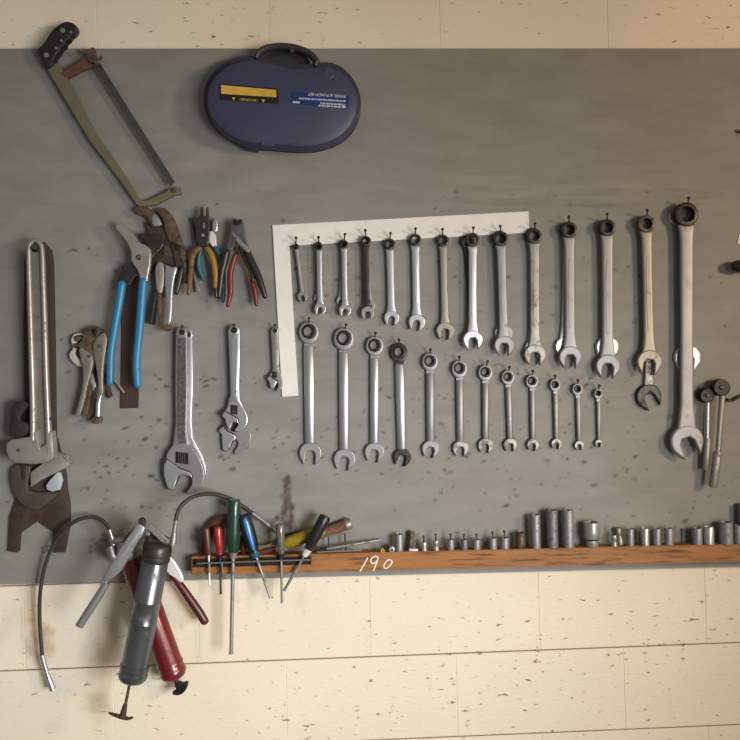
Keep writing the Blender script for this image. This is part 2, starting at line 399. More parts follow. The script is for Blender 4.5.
    for nm, arr in (('stain_shade', stain_shade), ('wear', wear)):
        at = me.attributes.new(nm, 'FLOAT', 'POINT'); at.data.foreach_set('value', np.concatenate([arr.ravel(), np.zeros(4)]).astype('f4'))
    me.materials.append(board_material())
    o = bpy.data.objects.new('mounted_tool_board', me); C.objects.link(o)
    o['label'] = 'large grey painted board fixed flat on the cream block wall behind the tools'; o['category'] = 'tool board'
build_board()

# ------------------------------------------------------------------ ledge, pegs, rack
LD = .050                                     # how far the ledge stands off the wall
pl = F(192, 565, LD); pr = F(740, 545, LD)
ztop = (F(560, 547.6, LD).z + F(400, 553.3, LD).z + F(720, 544.6, LD).z) / 3
zbot = F(560, 566.3, LD).z
lx0 = F(191, 570, LD).x
led = thing('wooden_ledge', 'long orange brown wooden ledge with chalked number running under the sockets', 'ledge', (0.4, -B, zbot))
bm = new()
box(bm, (lx0, -LD, zbot), (BX1 + .05, -B, ztop)); bmesh.ops.bevel(bm, geom=bm.edges[:], offset=.0025, segments=2, affect='EDGES')
part(led, 'rail', bm, 'wood')
def chalk():
    bm = new(); d = LD + .0006
    for st in (Z(370, 540, 1, [(-9.8, 19.5), (-6, 31.2 - 11.5 + -8)]),):
        pass
    z = lambda pts: [(x, y, d) for x, y in Z(270, 490, 5.69, pts)]
    tube(bm, z([(556, 385), (540, 415), (512, 462)]), .75, 6, .4)
    tube(bm, z([(618, 385), (600, 378), (578, 388), (574, 410), (590, 418), (610, 400), (616, 382), (606, 415), (588, 460)]), .7, 6, .4, 4)
    tube(bm, z([(690, 400), (672, 398), (652, 420), (648, 440), (662, 446), (686, 426), (694, 406), (684, 398)]), .7, 6, .4, 4)
    return bm
part(led, 'chalk_number', chalk(), 'chalk', 'white handwritten 190')
zl = ztop
rack = thing('screwdriver_rack', 'thin wire rack along the end of the wooden ledge holding screwdrivers', 'rack', F(252, 561, LD))
bm = new(); rd = LD + .020
tube(bm, [(197, 564, LD - .002), (197, 563.6, rd), (206, 563.2, rd), (250, 561.6, rd), (311.5, 559.8, rd), (312, 560.5, LD - .002)], .8, 8)
part(rack, 'front_wire', bm, 'wire')
for x, y in ((209, 563), (222, 562.4)):
    bm = new(); tube(bm, [(x, y, rd - .0003), (x + .2, y + 9.5, rd - .002), (x + .3, y + 10.5, LD - .001)], .75, 8); part(rack, 'wire_tine', bm, 'wire')
bm = new(); plate(bm, [(193, 559.2), (311.5, 556.2), (311.5, 564.6), (252, 566.2), (193, 567.4)], LD + .0035, .0034, .3); part(rack, 'back_strip_with_shade', bm, 'blacksteel', 'dark strip against the ledge face, its top standing for shade')  # dark metal strip; its raised upper part stands in for shade above the wire

# small wire holder further along the ledge with punches
hold = thing('punch_holder', 'small wire frame standing on the ledge behind the black screwdriver handle', 'wire holder', (F(340, 551, .03).x, -.03, zl))
bm = new()
for x0, x1 in ((328.5, 329), (345, 345.6)):
    t = F(x0, 533.5, .036); b_ = Vector((F(x1, 551, .036).x, -.036, zl)); lathe(bm, b_, t - b_, [(0, .0019), ((t - b_).length, .0019)], 8)
part(hold, 'upright', bm, 'blacksteel')
bm = new(); tube(bm, [(318, 537.5, .036), (346, 533, .036)], .9, 8); part(hold, 'cross_wire', bm, 'dullsteel')
bm = new(); tube(bm, [(317, 552.2, .044), (362, 550.2, .044)], .9, 8); part(hold, 'base_bar', bm, 'dullsteel')

# ------------------------------------------------------------------ nails
def nail(x, y, d1=.046, top=8.5, lab='', lean=0):
    bm = new(); a = F(x, y, B - .004); b = F(x + lean, y - top, d1)
    ax = b - a; l = ax.length
    lathe(bm, a, ax, [(0, .0016), (l - .002, .0016), (l - .002, .0036), (l, .0036)], 10)
    return single('nail', lab, 'nail', bm, 'rustdark', a, 'nails the wrenches hang on')

# ------------------------------------------------------------------ wrenches
def jaw_poly(J, u, r, sw, tilt, neck=1.7):
    v = u; w = (-u[1], u[0])
    def loc(a, b): return (J[0] + w[0] * a + v[0] * b, J[1] + w[1] * a + v[1] * b)
    def rot(a, b):
        c, s = math.cos(tilt), math.sin(tilt); return loc(a * c + b * s, -a * s + b * c)
    pts = [rot(.47 * r, 1.03 * r), rot(.66 * r, .86 * r)]
    for k in range(52, 178, 9): pts.append(rot(r * math.sin(R(k)) * 1.02, r * math.cos(R(k))))
    for k in range(-178, -51, 9): pts.append(rot(r * math.sin(R(k)) * 1.02, r * math.cos(R(k))))
    pts += [rot(-.66 * r, .86 * r), rot(-.47 * r, 1.03 * r), rot(-.42 * r, .10 * r), rot(-.24 * r, -.18 * r), rot(.24 * r, -.18 * r), rot(.42 * r, .10 * r)]
    return pts
def unit(a, b):
    l = math.hypot(b[0] - a[0], b[1] - a[1]); return ((b[0] - a[0]) / l, (b[1] - a[1]) / l), l
GU, GL, GH = 'combination wrenches in the upper row', 'ratcheting wrenches in the lower row', 'spare wrenches hanging behind others'
def combo(label, Rc, rr, J, rj, sw, d=.024, smat='satin', rmat='darksteel', jmat=None, tilt=.18, group=GU, name='combination_wrench', panel=False, round_shaft=False, hole=.64):
    t = thing(name, label, 'wrench', F(*Rc, B), group)
    u, l = unit(Rc, J); rx, ry = rr if isinstance(rr, tuple) else (rr, rr)
    th = d - B + .0004
    ang = math.atan2(u[1], u[0]) - math.pi / 2
    bm = new(); ring(bm, Rc, (rx, ry), (rx * hole, rx * hole), d + .004, min(th + .003, .014), rx * .16, 32, ang, 1)
    part(t, 'ring_end', bm, rmat)
    a = (Rc[0] + u[0] * ry * .86, Rc[1] + u[1] * ry * .86); b = (J[0] - u[0] * rj * .55, J[1] - u[1] * rj * .55)
    w = (-u[1], u[0]); h = sw / 2
    def at(f, k): return (a[0] + (b[0] - a[0]) * f + w[0] * k, a[1] + (b[1] - a[1]) * f + w[1] * k)
    bm = new()
    if round_shaft:
        tube(bm, [(*at(0, 0), d - .002), (*at(.03, 0), d - .002), (*at(.5, 0), d - .002), (*at(.97, 0), d - .002), (*at(1, 0), d - .002)], [h * .9, h, h, h, h * .9], 16, .55)
    else:
        f0 = min(.16, rx * .9 / l + .03)
        k0 = min(rx * .80, h * 1.35)
        plate(bm, [at(0, k0), at(f0 * .5, h * 1.08), at(f0, h), at(.5, h * .94), at(.86, h), at(.94, h * 1.25), at(1, h * 1.5), at(1, -h * 1.5), at(.94, -h * 1.25), at(.86, -h), at(.5, -h * .94), at(f0, -h), at(f0 * .5, -h * 1.08), at(0, -k0)], d, min(th, .010), h * .42, 0, .0022, False)
    sh = part(t, 'shaft', bm, smat)
    if panel:
        bm = new(); hh = h * .42
        plate(bm, chaikin([at(.22, hh), at(.78, hh), at(.81, 0), at(.78, -hh), at(.22, -hh), at(.19, 0)], 1), d + .0006, .002, hh * .3)
        part(sh, 'raised_panel', bm, jmat or smat)
    bm = new(); plate(bm, jaw_poly(J, u, rj, sw, tilt), d + .001, min(th, .011), rj * .12, 0, None, True)
    part(t, 'open_end', bm, jmat or smat)
    return t
def ratchet(label, Rc, rr, J, rj, sw, smat='chrome', rmat='satin', jmat='satin', tilt=.2, d=.024):
    t = thing('ratcheting_wrench', label, 'wrench', F(*Rc, B), GL)
    u, l = unit(Rc, J); rx, ry = rr; th = d - B + .0004; ang = math.atan2(u[1], u[0]) - math.pi / 2
    off = (-u[0] * (ry - rx) * .6, -u[1] * (ry - rx) * .6)
    bm = new(); ring(bm, Rc, (rx, ry), (rx * .74, rx * .74), d + .002, th + .0022, rx * .10, 36, ang, 0, off)
    # neck between the ring and the shaft
    h = sw / 2; w = (-u[1], u[0])
    p0 = (Rc[0] + u[0] * ry * .93, Rc[1] + u[1] * ry * .93); p1 = (Rc[0] + u[0] * (ry + 2.6), Rc[1] + u[1] * (ry + 2.6))
    plate(bm, [(p0[0] + w[0] * h, p0[1] + w[1] * h), (p1[0] + w[0] * h * .9, p1[1] + w[1] * h * .9), (p1[0] - w[0] * h * .9, p1[1] - w[1] * h * .9), (p0[0] - w[0] * h, p0[1] - w[1] * h)], d - .003, .006, .3)
    rg = part(t, 'ring_end', bm, rmat)
    bm = new(); ring(bm, (Rc[0] + off[0], Rc[1] + off[1]), rx * .735, rx * .54, d + .0008, min(th, .011), rx * .06, 32, 0, 1); part(rg, 'ratchet_gear', bm, 'blacksteel')
    a = (Rc[0] + u[0] * (ry + 2.0), Rc[1] + u[1] * (ry + 2.0)); b = (J[0] - u[0] * rj * .9, J[1] - u[1] * rj * .9)
    bm = new(); q = d - .0045
    f = lambda k: (a[0] + (b[0] - a[0]) * k, a[1] + (b[1] - a[1]) * k, q)
    tube(bm, [f(0), f(.012), f(.5), f(.988), f(1)], [h * .82, h, h, h, h * .85], 18, .52); part(t, 'shaft', bm, smat)
    bm = new(); plate(bm, jaw_poly(J, u, rj, sw * 1.1, tilt, 1.25), d - .001, min(th, .010), rj * .12, 0, None, True); part(t, 'open_end', bm, jmat)
    return t

# framing square first: the upper row hangs over its lower edge
bm = new()
plate(bm, [(272.3, 225), (528.6, 211.2), (529.7, 232.6), (289.4, 245.6), (298.3, 395.6), (282, 397)], B + .0045, .0045 + .0002, .35)
single('framing_square', 'white painted L-shaped framing square around the small upper wrenches', 'framing square', bm, 'whiteboard', F(280, 240, B))

UP = [  # ring centre, ring r, jaw centre, jaw r, shaft width, style
 ((296, 246.5), 2.9, (302.4, 296.4), 4.9, 3.4, dict(smat='satin', tilt=.1), 'tiny thin steel wrench hanging leftmost in the upper row'),
 ((319, 246.5), 3.6, (320.1, 308.6), 5.8, 5.4, dict(smat='chrome', tilt=.1), 'small chrome wrench with round shaft, second from left in the upper row'),
 ((344, 244), 4.2, (345.1, 310.2), 6.0, 5.4, dict(smat='chrome', tilt=.1), 'small chrome wrench just left of the dark-shafted wrench in the upper row'),
 ((366, 241), 5.2, (367.7, 312.8), 6.6, 5.6, dict(smat='darksteel', jmat='satin', tilt=.1), 'wrench with dark tarnished shaft in the upper row under the white square'),
 ((389.8, 244), 5.6, (391.6, 317.8), 7.4, 7.2, dict(smat='chrome', tilt=.15), 'short wide chrome wrench just right of the dark-shafted wrench'),
 ((415.4, 239.8), 6.2, (416.9, 322), 8.2, 7.6, dict(smat='chrome', tilt=.25, panel=True), 'chrome wrench sixth from left in the upper row with embossed shaft'),
 ((443.2, 240.4), 6.0, (445.3, 330.6), 8.8, 7.0, dict(smat='warmsteel', tilt=.15), 'warm toned steel wrench seventh from left in the upper row'),
 ((472.9, 239.6), 7.0, (472.9, 339.8), 9.8, 8.0, dict(smat='chrome', tilt=-.05, panel=True), 'bright chrome wrench eighth from left with a second ring end peeking behind'),
 ((501.2, 238.5), 7.6, (504.3, 345.2), 9.8, 8.6, dict(smat='satin', tilt=.1, panel=True), 'chrome wrench at the right end of the white square covering another open end'),
 ((534.7, 236), 7.7, (535.3, 354.4), 10.6, 9.2, dict(smat='dullsteel', tilt=.05, panel=True), 'dull steel wrench just past the right end of the white square'),
 ((569.6, 229.6), 8.0, (570.6, 357), 11.2, 10.0, dict(smat='satin', tilt=.05, panel=True), 'long steel wrench fourth from right in upper row, round end showing at its left'),
 ((607.7, 227.2), 8.4, (608.3, 366), 12.0, 11.0, dict(smat='satin', tilt=.1, panel=True), 'long steel wrench third from right in upper row with bright jaw behind'),
 ((646.9, 223.4), 8.7, (650, 362), 12.4, 10.2, dict(smat='warmsteel', rmat='rust', tilt=.15, panel=True), 'long brassy worn wrench with a dark open end dangling below it'),
 ((687.2, 214), 12.2, (687.6, 441.5), 16.5, 13.0, dict(smat='satin', tilt=-.36), 'biggest and longest wrench hanging at the right of the upper row'),
]
frontmost = {1: .032, 2: .032, 3: .032, 7: .034, 8: .034, 9: .030, 10: .034, 11: .034, 12: .034, 13: .038}
for i, (rc, rr, j, rj, sw, kw, lab) in enumerate(UP):
    combo(lab, rc, rr, j, rj, sw, d=frontmost.get(i, .026), name='combination_wrench', hole=.66, **kw)
    d1 = frontmost.get(i, .026) + .016
    where = ['at the left end of', 'second along', 'third along', 'fourth along', 'fifth along', 'sixth along', 'seventh along', 'eighth along', 'ninth along', 'tenth along', 'fourth from the right end of', 'third from the right end of', 'second from the right end of', 'at the right end of'][i]
    nail(rc[0], rc[1] - rr * .35, d1, 6.5 + rr * .45, 'rusty nail ' + where + ' the upper row of wrenches', random.uniform(-1, 2))

HID = [
 ((318.6, 245), 3.4, (318.8, 298), 4.8, 4.6, 'small chrome wrench hidden behind second wrench of upper row', {}),
 ((343.2, 243.5), 4.0, (341.0, 300.5), 4.6, 4.6, 'small dark wrench hidden behind third wrench of upper row', dict(smat='dullsteel')),
 ((365.6, 240.5), 4.6, (369.2, 305.5), 6.0, 4.8, 'small steel wrench showing its jaw behind the dark-shafted wrench', {}),
 ((467.5, 241.5), 6.8, (473.5, 336.5), 7.6, 7.0, 'wrench hidden behind the eighth upper wrench with dark ring showing at left', dict(smat='darksteel', jmat='satin')),
 ((500.2, 237.5), 7.2, (503.8, 333), 9.2, 7.5, 'wrench hidden behind the ninth upper wrench with wider jaw showing above', {}),
 ((533, 235), 7.4, (534, 348), 9.0, 8, 'wrench almost fully hidden behind the dull steel wrench past the white square', dict(smat='dullsteel')),
 ((568.4, 229.3), 7.8, (565.0, 346.5), 9.6, 8.2, 'wrench hidden behind the long steel wrench fourth from right, jaw at its left', dict(smat='chrome', tilt=-.3)),
 ((607, 227), 8.0, (607.6, 347), 11.4, 8.6, 'wrench hidden behind the third long wrench from right, bright jaw on both sides', dict(smat='chrome', tilt=.35)),
 ((646.4, 223), 8.2, (649.3, 396.5), 12.6, 6.5, 'dark open-ended wrench dangling below the brassy worn wrench', dict(smat='dullsteel', jmat='darksteel', tilt=-.45)),
 ((686.6, 214), 11, (688.0, 357.5), 13.4, 8.6, 'wrench hidden behind the biggest wrench with pale round jaw on both sides', dict(smat='chrome', tilt=.1)),
]
for rc, rr, j, rj, sw, lab, kw in HID:
    combo(lab, rc, rr, j, rj, sw, d=.0215, group=GH, name='combination_wrench', hole=.70, **kw)

ords = ['leftmost ratcheting wrench of the lower row, the longest with wide chrome shaft', 'second ratcheting wrench of the lower row, hanging lowest with wide chrome shaft',
        'third ratcheting wrench of the lower row, next to the one with dark ring', 'ratcheting wrench with dark ring and dark jaw in the lower row',
        'fifth ratcheting wrench of the lower row, just right of the dark-ringed one', 'sixth ratcheting wrench of the lower row, with a pale ring and grey shaft',
        'sixth wrench from the right end of the lower row, pale ring', 'fifth wrench from the right end of the lower row',
        'fourth wrench from the right end of the lower row', 'third wrench from the right end of the lower row, small with warm grey shaft',
        'second wrench from the right end of the lower row, thin chrome shaft', 'smallest ratcheting wrench at the right end of the lower row']
LOW = [
 ((308.7, 332.4), (9.9, 11.5), (310.3, 453.3), 11.2, 10.6, {}), ((343.7, 338.8), (10.1, 11.6), (344.5, 459.4), 10.9, 10.2, {}),
 ((374.6, 346), (8.8, 10.0), (374.5, 452.2), 9.9, 9.0, {}), ((399.2, 352.6), (8.6, 9.8), (402.3, 457.2), 8.8, 9.4, dict(rmat='darksteel', jmat='darksteel')),
 ((430, 361.8), (7.9, 9.2), (430.8, 449), 8.7, 8.2, dict(smat='satin')), ((459.5, 369), (7.7, 9.0), (460.7, 448.4), 7.9, 7.4, dict(smat='satin', jmat='dullsteel')),
 ((485.5, 372.8), (7.0, 8.2), (485.7, 445.6), 7.4, 6.8, dict(smat='satin', jmat='dullsteel')), ((508.1, 377.6), (6.3, 7.5), (510.5, 444.8), 6.6, 5.8, dict(smat='satin', jmat='dullsteel')),
 ((532.2, 381.5), (6.0, 7.0), (533.2, 444.8), 6.0, 5.3, dict(smat='satin', jmat='dullsteel')), ((555.3, 385.2), (5.1, 6.2), (556.8, 443.8), 5.3, 4.9, dict(smat='dullsteel', jmat='dullsteel')),
 ((577.7, 389.5), (5.0, 6.1), (579.4, 445.5), 4.7, 4.6, dict(smat='satin', jmat='dullsteel')), ((598.4, 394), (4.0, 5.2), (599.3, 443.4), 3.9, 3.9, dict(smat='satin', jmat='dullsteel'))]
for i, ((rc, rr, j, rj, sw, kw), lab) in enumerate(zip(LOW, ords)):
    ratchet(lab, rc, rr, j, rj, sw, tilt=random.uniform(.05, .3), **kw)
    o = nail(rc[0], rc[1] - rr[0] * .45, .040, 4.5 + rr[0] * .55, 'rusty nail holding the ' + ['leftmost', 'second', 'third', 'dark-ringed', 'fifth', 'sixth', 'seventh', 'eighth', 'ninth', 'tenth', 'second last', 'smallest'][i] + ' wrench of the lower row', random.uniform(-.5, 2.5))

# ------------------------------------------------------------------ hacksaw
def hacksaw():
    z = lambda p: Z(20, 0, 4.111, p); y = lambda p: Z(100, 80, 5.29, p)
    t = thing('hacksaw', 'old hacksaw with black pistol grip and olive frame hung aslant at the board top', 'hacksaw', F(60, 60, B))
    d = .034
    bm = new(); fr = z([(108, 280), (150, 258), (180, 292), (196, 325), (250, 430), (300, 530), (335, 585)]) + y([(20, 340), (130, 500), (190, 598), (205, 628), (228, 638), (262, 632), (350, 588), (372, 568)]) + y([(420, 566), (430, 600), (392, 608), (300, 656), (240, 668), (210, 668), (192, 656), (100, 524), (0, 392)]) + z([(290, 585), (200, 435)])
    plate(bm, fr, d, .012, .9); part(t, 'frame', bm, 'olive')
    bm = new(); plate(bm, z([(165, 300), (192, 322), (250, 290), (312, 266), (302, 235), (262, 238), (215, 270)]), d + .002, .012, .8)
    part(t, 'blade_arm', bm, 'redbrown', 'red brown painted upper arm')
    bm = new(); plate(bm, z([(250, 205), (262, 198), (280, 204), (296, 192), (308, 198), (306, 214), (316, 240), (300, 262), (276, 250), (272, 224), (256, 220)]), d + .008, .012, .6, 1); part(t, 'wing_nut', bm, 'rust')
    bm = new(); plate(bm, [(93.3, 65.5), (99.4, 62.2), (174.8, 182), (170, 186.5)], d - .002, .003, .15); part(t, 'blade', bm, 'blade')
    bm = new()
    for cx, cy in ((95.8, 62.5), (173.5, 190)): disc(bm, (cx, cy), 2.4, d + .012 if cy < 100 else d + .004, .006)
    part(t, 'blade_pin', bm, 'rust')
    bm = new(); plate(bm, z([(60, 204), (95, 176), (120, 130), (155, 97), (190, 82), (222, 92), (236, 115), (222, 138), (208, 146), (202, 160), (186, 170), (184, 186), (166, 196), (160, 214), (148, 224), (140, 246), (136, 264), (105, 284), (84, 250)]), d + .008, .022, 2.6, 1, .008)
    h = part(t, 'pistol_grip', bm, 'black')
    bm = new()
    for x, yy, r in ((107, 225, 2.6), (174, 124, 2.6), (148, 196, 1.5), (170, 166, 1.4), (208, 130, 1.4)): disc(bm, z([(x, yy)])[0], r, d + .0095, .003)
    part(h, 'rivet', bm, 'dullsteel')
hacksaw()
bm = new(); a = F(100, 60, B - .004); lathe(bm, a, F(101, 57, .06) - a, [(0, .0018), (.047, .0018), (.047, .0042), (.05, .0042)], 10)
single('nail', 'nail the hacksaw hangs from under its wing nut', 'nail', bm, 'rustdark', a, 'nails the wrenches hang on')

# ------------------------------------------------------------------ blue carrying case
def text_mesh(s, px, py, size_px, d, ang, mt, root, name, bold=False, sx=1.0):
    cu = bpy.data.curves.new(name, 'FONT'); cu.body = s; cu.size = size_px * S(d) * 1.38; cu.align_x = 'CENTER'; cu.align_y = 'CENTER'; cu.extrude = .0002
    if bold: cu.offset = cu.size * .02
    o = bpy.data.objects.new('tmp', cu); C.objects.link(o)
    me = bpy.data.meshes.new_from_object(o.evaluated_get(bpy.context.evaluated_depsgraph_get()))
    bpy.data.objects.remove(o)
    T = Matrix.Translation(F(px, py, d) - ORG[root]) @ Matrix.Rotation(ang, 4, 'Y') @ Matrix.Rotation(R(90), 4, 'X') @ Matrix.Diagonal((sx, 1, 1, 1))
    me.transform(T); me.name = name; me.materials.append(M[mt])
    q = bpy.data.objects.new(name, me); C.objects.link(q); q.parent = root; ORG[q] = ORG[root]
    return q
def case():
    z = lambda p: Z(190, 30, 3.895, p)
    t = thing('carrying_case', 'dark blue plastic peanut-shaped carrying case hanging by its handle at board top', 'tool case', F(285, 60, B))
    out = z([(50, 265), (58, 210), (85, 165), (130, 125), (190, 102), (250, 97), (310, 112), (370, 128), (430, 134), (490, 128), (540, 122), (590, 140), (635, 185), (662, 240), (668, 295), (655, 350), (625, 400), (580, 438), (500, 466), (430, 470), (330, 462), (230, 455), (170, 436), (115, 400), (75, 355), (55, 312)])
    out = [(x, y - max(0, y - 100) * .030) for x, y in out]
    d = .085
    bm = new(); plate(bm, chaikin(out, 1), .050, .050 - B + .0003, 1.0); part(t, 'back_shell', bm, 'caseside')
    cx, cy = 282, 104
    shr = [(cx + (x - cx) * .975, cy + (y - cy) * .97) for x, y in out]
    bm = new(); plate(bm, chaikin(shr, 1), d, .036, 9, 0, .022); part(t, 'front_shell', bm, 'case')
    bm = new(); tube(bm, [(x, y, .05) for x, y in z([(258, 112), (268, 90), (300, 73), (350, 66), (410, 72), (462, 92), (492, 122), (486, 140)])], [3.2, 3.5, 3.7, 3.8, 3.8, 3.7, 3.5, 3.2], 12, 1.3, 4)
    plate(bm, z([(285, 115), (300, 92), (345, 78), (405, 80), (450, 98), (468, 120), (460, 140), (300, 130)]), .030, .014, .5)  # dark plate added behind the grip opening to stand for its shade
    part(t, 'carry_handle', bm, 'caseside')
    for x0, x1 in ((276, 330), (384, 438)):
        bm = new(); plate(bm, z([(x0, 414), (x1, 416), (x1 - 2, 452), (x0 + 2, 450)]), d - .004, .03, .8); part(t, 'latch', bm, 'case')
    for x0, x1 in ((218, 262), (440, 484)):
        bm = new(); plate(bm, z([(x0, 440), (x1, 442), (x1, 464), (x0, 458)]), .060, .03, .8); part(t, 'hinge_foot', bm, 'caseside')
    bm = new(); disc(bm, z([(540, 168)])[0], 6, d + .0006, .003, .8); part(t, 'moulded_dot', bm, 'case')
    # warning sticker, upside down
    e = d + .0008
    bm = new(); plate(bm, z([(116, 208), (343, 228), (346, 284), (340, 288), (118, 272), (114, 266)]), e, .001, .1); st = part(t, 'warning_label', bm, 'lblack', 'gold and black warning sticker, upside down')
    bm = new(); plate(bm, z([(121, 214), (336, 233), (336, 262), (121, 248)]), e + .0004, .0006, .1); plate(bm, z([(193, 265), (264, 271), (264, 279), (193, 274)]), e + .0004, .0006, .1)
    for x in (170, 285):
        yy = 262 + (x - 170) * .075; plate(bm, z([(x - 7, yy), (x + 7, yy + 1), (x, yy + 13)]), e + .0004, .0006, .05)
    part(st, 'gold_panel', bm, 'lgold')
    text_mesh('WARNING', *z([(228.5, 272.3)])[0], 2.2, e + .0007, R(180 + 4.5), 'lblack', st, 'warning_lettering', True, 1.5)
    bm = new(); plate(bm, z([(394, 240), (618, 256), (618, 302), (394, 288)]), e, .001, .1); bl = part(t, 'maker_label', bm, 'lblue', 'blue sticker with pale lettering, upside down')
    text_mesh('PANEL & PUNCH SET', *z([(533, 254)])[0], 2.9, e + .0005, R(180 + 4), 'lgrey', bl, 'title_lettering', True, 1.0)
    bm = new()
    rnd = random.Random(3)
    for y0, xa, xb in ((266, 424, 606), (285, 508, 604), (294, 500, 596)):   # unreadable small print
        x = xa
        while x < xb:
            w = rnd.uniform(5, 15); yy = y0 + (x - xa) * .06; plate(bm, z([(x, yy - 3), (min(x + w, xb), yy - 3 + w * .06), (min(x + w, xb), yy + 3.4 + w * .06), (x, yy + 3.4)]), e + .0004, .0006, 0); x += w + 2.5
    disc(bm, z([(600, 297)])[0], 1.7, e + .0004, .0006, .1)
    plate(bm, z([(400, 276), (427, 278), (427, 286), (400, 284)]), e + .0004, .0006, 0)
    part(bl, 'small_print', bm, 'lgrey')
case()
bm = new(); a = F(292, 54, B - .004); lathe(bm, a, F(292, 50.5, .07) - a, [(0, .0022), (.058, .0022), (.058, .005), (.061, .005)], 10)
single('nail', 'nail under the handle of the blue case', 'nail', bm, 'rustdark', a, 'nails the wrenches hang on')

# ------------------------------------------------------------------ pipe wrenches and rusty spanner at the edge
CRISP = False
def rust_spanner():
    z = lambda p: Z(0, 450, 6.72, p)
    t = thing('rusty_spanner', 'large flat rust-brown open-ended spanner hanging behind the pipe wrenches', 'spanner', F(38, 250, B))
    bm = new(); plate(bm, [(24, 262), (27, 250), (34, 243), (44, 242), (51, 250), (53, 262), (54.5, 330), (56, 440), (25, 440), (23, 330)], .0205, .0085 + .0003, .6); part(t, 'handle', bm, 'rustdark')
    bm = new(); plate(bm, [(25, 438), (57, 438), (66, 475)] + z([(448, 255), (468, 350), (470, 500), (432, 690), (358, 690), (356, 552), (250, 480), (136, 560), (127, 680), (112, 690), (52, 682), (62, 460), (98, 350)]) + [(18, 470)], .0205, .0085 + .0003, .6)
    part(t, 'open_jaw', bm, 'rustdark')
rust_spanner()
def back_pipe_wrench():
    z = lambda p: Z(0, 450, 6.72, p)
    t = thing('pipe_wrench', 'dark worn pipe wrench half hidden behind the aluminium one with pale jaw bar', 'pipe wrench', F(36, 260, .03), 'pipe wrenches')
    d = .034
    bm = new(); plate(bm, [(30, 262), (33, 252), (41, 252), (46, 262), (47, 448), (30, 448)], d, .010, .6); part(t, 'handle', bm, 'brownsteel')
    bm = new(); plate(bm, z([(72, 100), (200, 95), (205, 150), (184, 240), (192, 285), (388, 280), (392, 300), (330, 352), (262, 402), (210, 402), (145, 370), (95, 310), (70, 230)]), d, .012, 1.6, 1, None, False); part(t, 'hook_jaw', bm, 'brownsteel')
    bm = new(); plate(bm, z([(205, 150), (300, 80), (378, 30), (400, 20), (472, 95), (440, 122), (270, 205), (206, 252)]), d + .006, .010, .6); part(t, 'heel_jaw', bm, 'alu', 'pale grey slanting jaw bar')
    bm = new(); plate(bm, z([(308, 240), (340, 195), (385, 150), (402, 152), (416, 205), (400, 268), (352, 280), (318, 268)]), d + .004, .010, .6); part(t, 'jaw_wedge', bm, 'ice', 'pale blue wedge')
    bm = new(); tube(bm, [(*z([(385, 20)])[0], d), (*z([(440, 50)])[0], d + .002), (*z([(488, 92)])[0], d)], [1.6, 2.4, 1.4], 10); disc(bm, z([(446, 46)])[0], 2.4, d + .006, .006); part(t, 'spring_pin', bm, 'dullsteel')
    bm = new(); plate(bm, z([(135, 95), (172, 95), (168, 195), (150, 200)]), d + .003, .006, .4); part(t, 'jaw_slot', bm, 'darksteel')
back_pipe_wrench()
def pipe_wrench():
    z = lambda p: Z(0, 390, 8.22, p)
    t = thing('pipe_wrench', 'big aluminium pipe wrench hanging head down at the left edge of the board', 'pipe wrench', F(35, 250, .05), 'pipe wrenches')
    d = .068
    bm = new(); plate(bm, [(31, 252), (41, 252), (46, 330), (50, 445), (33, 445), (30, 330)], d - .006, .008, .3); web = part(t, 'handle_web', bm, 'aludark', 'darker recessed web with raised lettering worn away')
    bm = new()
    # rim runs up one side, round the hanging loop and down the other
    tube(bm, [(x, y, d - .004) for x, y in [(33.5, 440), (33.2, 400), (31.4, 340), (29.9, 290), (29, 258), (29.6, 246), (34.2, 240.4), (39.6, 243), (42.3, 252), (43.3, 280), (44.8, 320), (46.6, 380), (48.2, 420), (49.6, 455)]], [3.3, 3.2, 2.9, 2.6, 2.4, 2.3, 2.4, 2.4, 2.4, 2.5, 2.6, 2.8, 2.9, 3.1], 12, 1.2, 4)
    part(t, 'handle_rim', bm, 'alu')
    bm = new(); plate(bm, z([(95, 404), (165, 396), (255, 380), (262, 330), (300, 340), (330, 470), (372, 440), (385, 330), (425, 340), (436, 440), (442, 560), (380, 603), (250, 614), (130, 602), (66, 566), (45, 500), (50, 440)]), d + .004, .026, 2.4, 0, None, False); part(t, 'heel_jaw', bm, 'alu')
    bm = new(); disc(bm, z([(150, 497)])[0], 2.1, d + .005, .003); part(t, 'jaw_pin', bm, 'rust')
    bm = new(); plate(bm, z([(70, 392), (66, 300), (84, 270), (78, 190), (90, 130), (130, 98), (190, 84), (230, 100), (238, 125), (205, 168), (170, 205), (160, 232), (172, 252), (222, 262), (236, 290), (236, 362), (160, 385)]), d - .006, .022, 1.4, 1); part(t, 'hook_jaw', bm, 'darksteel')
    bm = new(); disc(bm, z([(405, 237)])[0], 1.6, d + .002, .004); part(t, 'rivet', bm, 'blacksteel')
pipe_wrench()
bm = new(); a = F(35, 251, B - .004); lathe(bm, a, F(35, 247, .086) - a, [(0, .003), (.078, .003), (.078, .0055), (.082, .0055)], 10)
single('hook_nail', 'thick nail through the loop of the aluminium pipe wrench', 'nail', bm, 'blacksteel', a)

CRISP = True
